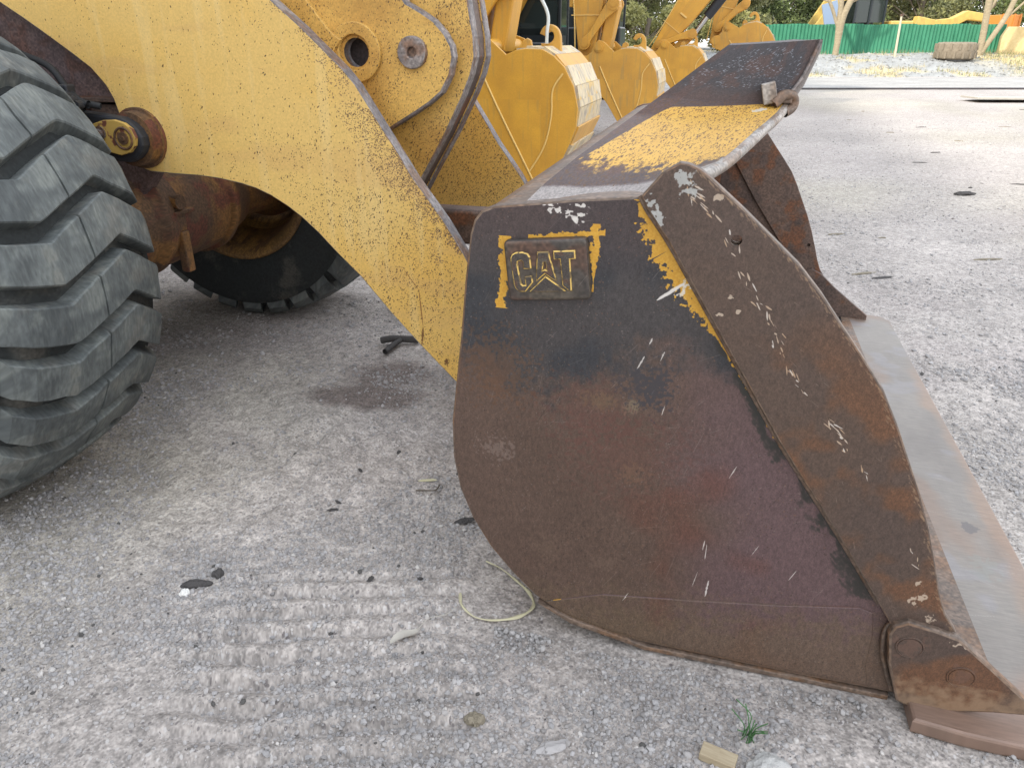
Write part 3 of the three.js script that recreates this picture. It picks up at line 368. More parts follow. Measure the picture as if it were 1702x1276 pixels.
// --- lift arms
const ARM_TOP = [[-1.645, 1.731], [-1.535, 1.642], [-1.448, 1.562], [-1.382, 1.502], [-1.338, 1.451], [-1.285, 1.369], [-1.231, 1.285], [-1.176, 1.2], [-1.121, 1.114], [-1.063, 1.038], [-1.005, 0.96], [-0.935, 0.847]];
const ARM_LOW = [[-0.991, 0.295], [-1.133, 0.436], [-1.259, 0.57], [-1.382, 0.715], [-1.481, 0.809], [-1.554, 0.884], [-1.627, 0.948], [-1.69, 0.991], [-1.753, 1.026], [-1.818, 1.052], [-1.885, 1.068], [-1.98, 1.083], [-2.079, 1.091], [-2.194, 1.093], [-2.311, 1.098], [-2.409, 1.126], [-2.44, 1.179], [-2.424, 1.263], [-2.412, 1.329], [-2.422, 1.38], [-2.446, 1.432], [-2.501, 1.496], [-2.587, 1.556], [-2.685, 1.62], [-2.771, 1.675], [-2.871, 1.734]];
const ARM = [[-3.9, 2.75], [-3.75, 2.86], [-3.4, 2.78], [-2.7, 2.5], [-2.2, 2.22], [-1.9, 1.96], ...ARM_TOP, [-0.84, 0.66], [-0.76, 0.48], [-0.72, 0.36], [-0.74, 0.26], [-0.82, 0.2], [-0.91, 0.22], ...ARM_LOW, [-3.3, 2.02], [-3.75, 2.4], [-3.92, 2.6]];
lp('lift_arm', rectUV(plate(ARM, -2.70, -2.765, 0.004), armPaint), [M.arm, M.edge], loader, 'speckled yellow lift arm on the near side');
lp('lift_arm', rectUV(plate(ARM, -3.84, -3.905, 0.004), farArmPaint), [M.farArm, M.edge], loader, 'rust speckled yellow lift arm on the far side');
lp('cross_tube', boxUV(cyl(0.13, 0.13, 1.12, 32, 'z').translate(-1.62, 1.36, -3.3)), M.link);
// --- lift cylinder end with its pin
{
  const ROD = [[-2.692, 1.348], [-2.481, 1.34], [-2.368, 1.329], [-2.314, 1.321], [-2.277, 1.303], [-2.249, 1.279], [-2.234, 1.248], [-2.234, 1.216], [-2.249, 1.188], [-2.277, 1.164], [-2.315, 1.148], [-2.386, 1.152], [-2.488, 1.179], [-2.692, 1.2]];
  lp('pin_boss', boxUV(merge(cyl(0.105, 0.11, 0.07, 40, 'z').translate(-2.323, 1.233, -2.675), cyl(0.12, 0.12, 0.02, 40, 'z').translate(-2.323, 1.233, -2.695))), M.axle);
  lp('rod_end', boxUV(plate(ROD, -2.592, -2.645, 0.012)), M.black);
  const pl = lp('retainer_plate', boxUV(plate([[-2.432, 1.299], [-2.385, 1.311], [-2.333, 1.314], [-2.288, 1.303], [-2.257, 1.28], [-2.246, 1.249], [-2.257, 1.217], [-2.284, 1.192], [-2.331, 1.179], [-2.408, 1.195], [-2.45, 1.232], [-2.456, 1.274]], -2.576, -2.594, 0.003)), std({ map: (() => { const P = new Paint(0, 1, 0, 1, 512, 512, (x, y) => { const a = fbm(x * 26, y * 26, 4); return mix3([180, 148, 76], [104, 62, 48], ss(0.58, 0.64, a)); }); return P.texture(); })(), roughness: 0.6 }), loader, 'rust spotted yellow pin retainer plate');
  mesh('pin', T(boxUV(merge(new THREE.TorusGeometry(0.04, 0.005, 8, 28).toNonIndexed().translate(-2.303, 1.245, -2.576), cyl(0.024, 0.024, 0.008, 24, 'z').translate(-2.303, 1.245, -2.574), cyl(0.01, 0.01, 0.012, 12, 'z').translate(-2.303, 1.245, -2.571)))), M.axle, pl);
  mesh('bolt', T(boxUV(merge(cyl(0.026, 0.026, 0.006, 24, 'z').translate(-2.408, 1.263, -2.573), cyl(0.018, 0.018, 0.02, 6, 'z').translate(-2.408, 1.263, -2.563)))), M.bolt, pl);
  lp('lift_cylinder', boxUV(merge(cyl(0.04, 0.04, 0.5, 20).rotateZ(1.75).translate(-2.9, 1.2, -2.6), cyl(0.075, 0.075, 0.9, 24).rotateZ(1.75).translate(-3.5, 1.08, -2.6))), M.black);
  lp('hydraulic_hose', merge(tube([[-2.75, 1.55, -2.62], [-2.6, 1.5, -2.6], [-2.52, 1.42, -2.58], [-2.46, 1.38, -2.57], [-2.4, 1.36, -2.6]], 0.014), tube([[-2.8, 1.5, -2.6], [-2.62, 1.46, -2.57], [-2.5, 1.385, -2.55], [-2.42, 1.37, -2.56]], 0.016), tube([[-2.75, 1.45, -2.64], [-2.58, 1.43, -2.6], [-2.49, 1.4, -2.56], [-2.44, 1.35, -2.55]], 0.012)), M.hose);
  lp('hose_clamp', merge(box(0.05, 0.035, 0.05, -2.52, 1.425, -2.57, 0.008), cyl(0.02, 0.02, 0.03, 6, 'z').translate(-2.5, 1.4, -2.54), cyl(0.02, 0.02, 0.03, 6, 'z').translate(-2.47, 1.385, -2.53), cyl(0.018, 0.018, 0.03, 6, 'z').translate(-2.44, 1.37, -2.53)), M.black);
}
// --- front frame behind the arm
lp('front_frame', boxUV(merge(plate([[-4.0, 2.6], [-3.4, 2.75], [-3.0, 2.5], [-2.6, 1.9], [-2.36, 1.55], [-2.33, 1.15], [-2.5, 0.95], [-3.0, 0.9], [-4.2, 0.8], [-4.2, 2.2]], -2.83, -2.9, 0.006), plate([[-4.0, 2.6], [-3.4, 2.75], [-3.0, 2.5], [-2.6, 1.9], [-2.36, 1.55], [-2.33, 1.15], [-2.5, 0.95], [-3.0, 0.9], [-4.2, 0.8], [-4.2, 2.2]], -3.66, -3.73, 0.006), box(0.08, 0.9, 0.8, -2.6, 1.35, -3.28), box(1.2, 0.1, 0.8, -3.2, 0.98, -3.28))), M.maroon, loader, 'dull maroon front frame behind the lift arm');
lp('frame_ledge', boxUV(merge(box(0.42, 0.018, 0.1, -2.52, 1.372, -2.8, 0.004), box(0.3, 0.05, 0.06, -2.46, 1.33, -2.8, 0.006))), M.brown);
lp('fender_bracket', boxUV(plate([[-3.3, 1.95], [-2.83, 1.44], [-2.79, 1.4], [-2.83, 1.37], [-3.35, 1.86]], -2.68, -2.72, 0.004).translate(0, 0, -0.05)), M.axle);
// --- linkage in the middle
{
  const B = [[-1.85, 1.9], [-1.5, 2.05], [-1.36, 1.93], [-1.288, 1.801], [-1.243, 1.734], [-1.183, 1.703], [-1.13, 1.671], [-1.088, 1.627], [-1.06, 1.579], [-1.054, 1.538], [-1.069, 1.473], [-1.109, 1.406], [-1.162, 1.365], [-1.23, 1.324], [-1.354, 1.255], [-1.6, 1.1], [-1.8, 1.15], [-1.9, 1.4]];
  lp('linkage_bracket', rectUV(plate(B, -3.0, -3.055, 0.012, [[-1.47, 1.554, 0.066]]), linkPaint), [M.link, M.edge], loader, 'yellow linkage bracket with a round bore and a pin');
  lp('bore_ring', (() => { const s = new THREE.Shape(); s.absarc(-1.47, 1.554, 0.112, 0, Math.PI * 2, false); const g = plate(s, -2.978, -3.002, 0.004, [[-1.47, 1.554, 0.066]]); return rectUV(g, linkPaint); })(), M.link);
  lp('bracket_lip', (() => { const g = plate([[-1.95, 1.95], [-1.66, 1.75], [-1.565, 1.63], [-1.52, 1.6], [-1.6, 1.5], [-1.7, 1.6], [-1.95, 1.8]], -2.97, -3.0, 0.004); return rectUV(g, linkPaint); })(), M.link);
  const bore = lp('bore_back', boxUV(cyl(0.07, 0.07, 0.01, 32, 'z').translate(-1.47, 1.554, -3.09)), M.dark);
  const pin = lp('linkage_pin', boxUV((() => { const s = new THREE.Shape(); s.absarc(-1.224, 1.555, 0.06, 0, Math.PI * 2, false); return merge(plate(s, -2.975, -3.02, 0.005, [[-1.224, 1.555, 0.019]]), cyl(0.022, 0.022, 0.006, 16, 'z').translate(-1.224, 1.555, -3.0)); })()), M.edge, loader, 'dull steel pin end with a centre hole');
  const LV = [[-1.066, 1.864], [-1.025, 1.74], [-1.003, 1.613], [-1, 1.537], [-1.019, 1.47], [-1.055, 1.39], [-1.14, 1.234], [-1.258, 1.043], [-1.321, 0.936], [-1.42, 0.8]], up = [[-1.9, 2.5], [-1.5, 2.55], [-1.2, 2.2]];
  const outline = (d) => [...up.map(([x, y]) => [x - d, y - d]), ...LV.map(([x, y]) => [x - d, y]), [-1.55, 0.8 + d], [-1.7, 1.1], [-1.75, 1.5], [-2.0, 2.1]];
  lp('tilt_lever', rectUV(plate(outline(0), -3.1, -3.16, 0.008), linkPaint), [M.link, M.edge], loader, 'thick yellow tilt lever with worn steel edges');
  lp('tilt_lever_core', boxUV(plate(outline(0.014), -3.16, -3.27, 0)), M.brown);
  lp('tilt_lever_plate', rectUV(plate(outline(0), -3.27, -3.33, 0.008), linkPaint), [M.link, M.edge]);
  lp('tilt_link', boxUV(merge(box(0.62, 0.16, 0.12, -1.1, 0.82, -3.28, 0.02))), M.brown);
}
// --- rear body (beyond the left edge of the picture)
{
  const y = M.exc2;
  lp('rear_frame', boxUV(merge(box(4.2, 0.7, 1.1, -6.6, 1.15, -3.28, 0.05), box(0.8, 0.9, 0.7, -4.5, 1.2, -3.28, 0.05), cyl(0.16, 0.16, 1.2, 24).translate(-4.45, 1.35, -3.28))), M.dark);
  lp('engine_hood', boxUV(plate([[-8.9, 1.45], [-5.7, 1.45], [-5.7, 2.75], [-6.4, 2.85], [-8.7, 2.5], [-8.95, 2.2]], -2.55, -4.0, 0.06)), y);
  const cb = lp('cab', boxUV(merge(box(1.5, 0.35, 1.5, -5.0, 1.75, -3.28, 0.04), box(1.6, 0.16, 1.6, -5.0, 3.42, -3.28, 0.05), ...[[-4.3, -2.57], [-4.3, -3.99], [-5.7, -2.57], [-5.7, -3.99]].map(([x, z]) => box(0.1, 1.5, 0.1, x, 2.65, z, 0.02)))), y);
  for (const [w, d, x, z] of [[1.3, 0.02, -5, -2.57], [1.3, 0.02, -5, -3.99], [0.02, 1.32, -4.3, -3.28], [0.02, 1.32, -5.7, -3.28]]) mesh('window', T(box(w, 1.4, d, x, 2.63, z)), M.glass, cb);
  lp('counterweight', boxUV(box(0.7, 1.0, 2.6, -9.1, 1.3, -3.28, 0.12)), y); lp('rear_axle', boxUV(cyl(0.2, 0.2, 2.2, 24, 'z').translate(-6.28, 0.87, -3.12)), M.axle);
}
// --- bucket
const bucket = new THREE.Group(); bucket.name = 'bucket'; bucket.userData.label = 'rust brown loader bucket with bare patches and scratches'; loader.add(bucket);
const SIDE = [[-0.166, 1.287], [-0.306, 1.274], [-0.447, 1.256], [-0.502, 1.249], [-0.534, 1.236], [-0.553, 1.213], [-0.564, 1.177], [-0.581, 1.056], [-0.596, 0.912], [-0.614, 0.774], [-0.628, 0.665], [-0.628, 0.553], [-0.612, 0.458], [-0.577, 0.363], [-0.524, 0.272], [-0.461, 0.195], [-0.388, 0.123], [-0.297, 0.067], [-0.189, 0.035], [-0.066, 0.024], [0.069, 0.021], [0.314, 0.015], [0.589, 0.016]];
const BARR = [[-0.068, 1.364], [-0.045, 1.355], [-0.022, 1.339], [0.059, 1.273], [0.128, 1.213], [0.183, 1.165], [0.239, 1.103], [0.289, 1.039], [0.351, 0.961], [0.401, 0.895], [0.443, 0.818], [0.481, 0.739], [0.525, 0.649], [0.564, 0.556], [0.599, 0.458], [0.624, 0.382], [0.65, 0.322], [0.685, 0.273]];
const BARL = [[0.536, 0.264], [0.507, 0.308], [0.385, 0.486], [0.209, 0.729], [0.042, 0.986], [-0.097, 1.199], [-0.149, 1.268], [-0.162, 1.292], [-0.12, 1.345], [-0.085, 1.366]];
const BAR = [...BARR, ...BARL];
const CORNER = [[0.591, 0.034], [0.551, 0.149], [0.533, 0.245], [0.541, 0.274], [0.57, 0.293], [0.641, 0.281], [0.69, 0.268], [0.781, 0.194], [0.848, 0.138], [0.92, 0.074], [0.814, 0.056], [0.75, 0.04], [0.691, 0.026], [0.62, 0.022]];
const SIDE_FULL = [...SIDE, [0.72, 0.03], [0.7, 0.22], [0.6, 0.36], ...BARR.slice(2, 15).reverse().map(([x, y]) => [x - 0.02, y - 0.01]), [-0.12, 1.3]];
const bk = (n, g, m, l) => lp(n, g, m, bucket, l);
bk('side_plate', rectUV(plate(SIDE_FULL, -1.68, -1.72, 0.006, [[0.048, 1.21, 0.017]]), sidePaint), [M.side, M.barEdge], 'scratched charcoal and rust brown side plate');
bk('side_bar', rectUV(plate(BAR, -1.652, -1.684, 0.004, [[0.048, 1.21, 0.0155]]), barPaint), [M.bar, M.barEdge], 'rusty brown side bar with a round hole');
bk('side_plate', boxUV(plate(SIDE_FULL, -4.8, -4.84, 0.004)), M.brown, 'far side plate of the bucket seen from inside');
bk('side_bar', boxUV(plate(BAR, -4.78, -4.802, 0.004, [[0.56, 0.47, 0.014]])), M.brown);
bk('corner_plate', rectUV(plate(CORNER, -1.634, -1.66, 0.007), barPaint), [M.bar, M.barEdge], 'brown corner plate with two round plugs');
bk('corner_plate', boxUV(plate([[0.5, 0.03], [0.53, 0.3], [0.6, 0.33], [0.66, 0.3], [0.75, 0.22], [0.96, 0.06], [0.96, 0.03]], -4.755, -4.79, 0.004)), M.brown);
for (const [x, y] of [[0.587, 0.218], [0.718, 0.152]]) bk('plug', rectUV((() => { const a = new THREE.TorusGeometry(0.031, 0.0028, 6, 40).toNonIndexed().translate(x, y, -1.634); const b = cyl(0.028, 0.028, 0.004, 32, 'z').translate(x, y, -1.6335); return merge(a, b); })(), barPaint), M.bar);
bk('bolt', boxUV(merge(cyl(0.045, 0.045, 0.014, 28, 'z').translate(0.66, 0.2, -4.748), cyl(0.028, 0.028, 0.03, 6, 'z').translate(0.66, 0.2, -4.738))), M.brown);
const STRIP = [[-0.359, 0.111], [-0.195, 0.173], [0.051, 0.208], [0.28, 0.244], [0.465, 0.28], [0.5, 0.27], [0.512, 0.195], [0.514, 0.092], [0.53, 0.03], [0.312, 0.03], [0.069, 0.037], [-0.066, 0.04], [-0.188, 0.053], [-0.296, 0.082]];
bk('wear_strip', rectUV(plate(STRIP, -1.6765, -1.684, 0.003), sidePaint), M.side);
bk('weld_bead', boxUV(merge(tube([...BARL.slice(1, 8)].map(([x, y]) => [x - 0.004, y - 0.003, -1.676]), 0.006, 80, 6), tube([[0.55, 0.26, -1.672], [0.535, 0.24, -1.668], [0.54, 0.16, -1.668], [0.56, 0.1, -1.668], [0.585, 0.04, -1.668]], 0.006, 40, 6))), M.barEdge);
const OUT = [[-0.035, 1.318], [-0.1, 1.297], ...SIDE.slice(0, -1), [0.62, 0.012], [0.86, 0.012]].map(([x, y]) => [x, y]);
const shellPts = OUT.map(([x, y], i) => { const cx = 0.1, cy = 0.62, l = Math.hypot(x - cx, y - cy); return i < OUT.length - 5 ? [x - (x - cx) / l * 0.006, y - (y - cy) / l * 0.006] : [x, y + 0.002]; });
bk('shell', boxUV(plate(offsetRibbon(shellPts, 0.028), -1.7, -4.82, 0)), M.barEdge, 'smooth worn bucket shell');
bk('floor_edge', boxUV(plate([[-0.38, 0.105], [-0.28, 0.05], [-0.06, 0.004], [0.585, -0.005], [0.585, 0.011], [-0.06, 0.02], [-0.27, 0.066]], -1.672, -4.84, 0.003)), M.barEdge);
// cutting edge: a thick bare slab across the front
{
  const g = plate([[-1.575, 0.62], [-1.56, 0.74], [-1.56, 0.98], [-1.6, 1.07], [-1.66, 1.105], [-4.8, 1.105], [-4.87, 1.06], [-4.875, 0.82], [-4.86, 0.6]].map(([z, x]) => [z, x]), 0.042, -0.004, 0.008);
  const p = g.attributes.position; for (let i = 0; i < p.count; i++) { const z = p.getX(i), x = p.getY(i), y = p.getZ(i); p.setXYZ(i, x, y - 0.0 + (x < 0.85 ? 0 : -(x - 0.85) * 0.06), z); } g.computeVertexNormals(); g.clearGroups();
  const uv = new Float32Array(p.count * 2); for (let i = 0; i < p.count; i++) { uv[i * 2] = (p.getZ(i) + 4.9) / 3.4; uv[i * 2 + 1] = (p.getX(i) - 0.55 + p.getY(i) * 0.2) / 0.6; } g.setAttribute('uv', new THREE.BufferAttribute(uv, 2));
  bk('cutting_edge', g, M.polished, 'bare grey steel cutting edge');
}
// spill guard: a plate raised towards the middle
const spillPaint = (() => {
  const P = new Paint(0, 1, 0, 1, 1536, 1536, (v, u) => { // v across (0 near corner .. 1 middle), u rear .. front
    const a = fbm(v * 5, u * 4, 4), b = fbm(v * 220, u * 130, 2), e = fbm(v * 9 + 3, u * 7, 4);
    let c = mix3([70, 58, 57], [86, 71, 67], a); c = mix3(c, [58, 60, 65], ss(0.62, 0.8, v + (e - 0.5) * 0.3) * 0.7); c = mix3(c, [92, 66, 58], ss(0.55, 0.7, e) * 0.5); c = mix3(c, [150, 143, 138], ss(0.11, 0.085, v + (e - 0.5) * 0.03) * (0.75 + 0.25 * a)); const k = 0.8 + 0.4 * b; return [c[0] * k, c[1] * k, c[2] * k];
  });
  const r = rng(61);
  P.area(0.06, 0.66, 0.0, 1, (v, u) => { const lim = 0.22 + 0.33 * ss(0.0, 0.2, u) + 0.07 * u, lo = 0.25 - 0.12 * Math.sqrt(u), n = fbm(v * 60, u * 34, 4); const w = Math.min((lim - v) / 0.006, (v - lo + (n - 0.5) * 0.14) / 0.03, (u - 0.02 + (n - 0.5) * 0.05) / 0.02); return w > 0 ? [mix3([202, 160, 74], [190, 146, 66], fbm(v * 30, u * 20, 3)), clamp(w)] : null; });
  for (let i = 0; i < 6500; i++) { const v = 0.1 + r() * 0.52, u = 0.02 + r() * 0.97, s = 0.002 + 0.006 * Math.pow(r(), 3); if (r() < 0.5 + 0.5 * fbm(v * 14, u * 10, 2)) P.speck(v, u, s * 0.6, s, r() * 3, [92, 66, 42], 0.85); }
  P.blotch(0.55, 0.86, 0.03, 0.07, [190, 182, 170], 0.9, 40, 0.4);
  for (let i = 0; i < 420; i++) { const v = 0.72 + 0.26 * Math.pow(r(), 0.7), u = 0.05 + 0.9 * r(); if (fbm(v * 14, u * 8, 2) < 0.5) continue; const l = 0.006 + r() * 0.02, an = 0.8 + r(); P.scratch(v, u, v + l * 0.6 * Math.cos(an), u + l * Math.sin(an), 0.004, [150, 156, 166], 0.7, 0.5); }
  for (let i = 0; i < 160; i++) { const v = r(), u = r(), l = 0.006 + r() * 0.03, an = r() * 3; P.scratch(v, u, v + l * Math.cos(an), u + l * Math.sin(an), 0.0015, [140, 132, 128], 0.5); }
  return P.texture();
})();
M.spill = std({ map: spillPaint, roughness: 0.68, metalness: 0.1, bumpMap: grime, bumpScale: 0.001 });
{
  const rear = [[1.72, -0.435, 1.256], [1.82, -0.41, 1.285], [2.0, -0.365, 1.325], [2.25, -0.325, 1.355], [2.5, -0.278, 1.39], [2.555, -0.215, 1.438], [2.575, -0.156, 1.483], [2.595, -0.09, 1.535], [2.615, -0.024, 1.585], [3.26, -0.024, 1.582]];
  const front = [[1.715, -0.055, 1.335], [1.9, 0.0, 1.345], [2.05, 0.038, 1.36], [2.3, 0.095, 1.384], [2.5, 0.138, 1.4], [2.6, 0.165, 1.424], [2.605, 0.19, 1.46], [2.61, 0.215, 1.502], [2.62, 0.25, 1.602], [3.26, 0.25, 1.6]];
  const NU = 16, sm = (t, arr) => { const f = t * (arr.length - 1), i = Math.min(arr.length - 2, Math.floor(f)), k = f - i; return arr[i].map((v, j) => v + (arr[i + 1][j] - v) * k); };
  const half = (mir, th) => { const pos = [], uv = [], NV = 54; const P = (i, j) => { const a = sm(j / NV, rear), b = sm(j / NV, front), t = i / NU; const vv = j / NV, sag = -0.012 * Math.sin(t * Math.PI) * (1 - vv) - 0.03 * Math.sin(Math.pow(t, 1.25) * Math.PI) * Math.pow(1 - vv, 7); let L = a[0] + (b[0] - a[0]) * t; if (mir) L = 6.52 - L; return [[a[1] + (b[1] - a[1]) * t, a[2] + (b[2] - a[2]) * t + sag - th, -L], [Math.min(0.995, j / NV * 9 / 8), t]]; };
    for (let j = 0; j < NV; j++) for (let i = 0; i < NU; i++) { const q = [P(i, j), P(i + 1, j), P(i + 1, j + 1), P(i, j + 1)]; for (const k of [0, 1, 2, 0, 2, 3]) { pos.push(...q[k][0]); uv.push(...q[k][1]); } } return [pos, uv]; };
  const strip = (mir) => { const pos = [], uv = [], NV = 54; for (const [arr, i] of [[rear, 0], [front, 1]]) for (let j = 0; j < NV; j++) { const a = sm(j / NV, arr), b = sm((j + 1) / NV, arr), z = (q) => -(mir ? 6.52 - q[0] : q[0]); const q = [[a[1], a[2], z(a)], [b[1], b[2], z(b)], [b[1], b[2] - 0.03, z(b)], [a[1], a[2] - 0.03, z(a)]]; for (const k of [0, 1, 2, 0, 2, 3]) { pos.push(...q[k]); uv.push(0.02, 0.02 + 0.02 * k); } } return [pos, uv]; };
  const all = [half(0, 0), half(1, 0), half(0, 0.03), half(1, 0.03), strip(0), strip(1)], pos = all.flatMap((a) => a[0]), uv = all.flatMap((a) => a[1]);
  let g = new THREE.BufferGeometry(); g.setAttribute('position', new THREE.BufferAttribute(new Float32Array(pos), 3)); g.setAttribute('uv', new THREE.BufferAttribute(new Float32Array(uv), 2)); g = toCreasedNormals(g, 0.6);
  bk('spill_guard', g, M.spill, 'peaked spill guard, half yellow paint and half bare dark steel');
  bk('rolled_lip', boxUV(tube(front.slice(0, 6).map(([L, x, y]) => [x + 0.004, y - 0.014, -L]), 0.0155, 40, 10)), M.scuffed, 'thick worn lip with a bare shine');
  bk('weld_bead', boxUV(tube(front.slice(5, 9).map(([L, x, y], i) => [x - 0.006, y - 0.002, -L + 0.004]), 0.007, 30, 6)), M.bolt);
  const hk = bk('lifting_eye', boxUV(merge(tube([[0.13, 1.42, -2.55], [0.16, 1.447, -2.57], [0.19, 1.437, -2.6], [0.19, 1.412, -2.6], [0.165, 1.396, -2.57]], 0.016, 24, 8), box(0.07, 0.02, 0.05, 0.15, 1.432, -2.6, 0.004))), M.barEdge);
  mesh('square_nut', T(boxUV(box(0.042, 0.062, 0.04, 0, 0, 0, 0.004).rotateZ(0.25).translate(0.115, 1.452, -2.57))), M.scuffed, hk);
}
// emblem: raised pad with letters
{
  const cx = -0.3695, cy = 1.109, tilt = 0.1; const at = (g) => g.rotateZ(tilt).translate(cx, cy, 0);
  const rr = (w, h, r) => { const s = new THREE.Shape(); s.moveTo(-w / 2 + r, -h / 2); s.lineTo(w / 2 - r, -h / 2); s.quadraticCurveTo(w / 2, -h / 2, w / 2, -h / 2 + r); s.lineTo(w / 2, h / 2 - r); s.quadraticCurveTo(w / 2, h / 2, w / 2 - r, h / 2); s.lineTo(-w / 2 + r, h / 2); s.quadraticCurveTo(-w / 2, h / 2, -w / 2, h / 2 - r); s.lineTo(-w / 2, -h / 2 + r); s.quadraticCurveTo(-w / 2, -h / 2, -w / 2 + r, -h / 2); return s; };
  const padM = std({ map: steelTex([66, 60, 56], [84, 76, 66], [88, 64, 52], 71), roughness: 0.5, metalness: 0.15, bumpMap: grime, bumpScale: 0.0012 });
  const pg = new THREE.ExtrudeGeometry(rr(0.2, 0.148, 0.014), { depth: 0.012, bevelEnabled: true, bevelThickness: 0.009, bevelSize: 0.009, bevelOffset: -0.009, bevelSegments: 4, curveSegments: 6 });
  bk('emblem_plate', boxUV(at(pg).translate(0, 0, -1.68)), padM, 'raised dark emblem plate on the bucket side');
  // crop-pixel letter outlines to metres on the pad
  const k = 0.2 / 1170, u = ([x, y]) => [(x - 870) * k, -(y - 565) * k];
  const poly = (pts, hole) => { const s = shape(pts.map(u)); if (hole) s.holes.push(new THREE.Path(hole.map(u).map((p) => new THREE.Vector2(...p)))); return s; };
  const C = poly([[380, 440], [382, 370], [405, 325], [460, 298], [560, 295], [620, 318], [650, 365], [655, 525], [555, 525], [552, 430], [530, 405], [480, 410], [462, 440], [490, 740], [520, 765], [562, 760], [558, 640], [655, 630], [660, 720], [545, 850], [455, 845], [410, 800], [395, 740]]);
  const A = poly([[765, 302], [915, 302], [1000, 700], [940, 672], [850, 598], [780, 650], [722, 700], [724, 620]], [[835, 440], [812, 560], [850, 545], [882, 560], [868, 440]]);
  const Tt = poly([[990, 295], [1280, 295], [1280, 402], [1206, 404], [1200, 850], [1170, 850], [1085, 770], [1076, 404], [990, 402]]);
  const Tri = poly([[610, 853], [850, 640], [1112, 853]]);
  const edgeM = std({ map: (() => { const P = new Paint(0, 0.25, 0, 0.25, 384, 384, (x, y) => { const n = fbm(x * 110, y * 110, 3); return mix3([110, 92, 60], [206, 172, 92], ss(0.38, 0.52, n)); }); return P.texture(); })(), roughness: 0.6 });
  const letterG = [];
  for (const s of [C, A, Tt, Tri]) letterG.push(boxUV(at(new THREE.ExtrudeGeometry(s, { depth: 0.0035, bevelEnabled: true, bevelThickness: 0.0025, bevelSize: 0.0026, bevelOffset: -0.0016, bevelSegments: 1, curveSegments: 6 })).translate(0, 0, -1.66), 4));
  for (const g of letterG) bk('emblem_letter', g, [padM, edgeM]);
}

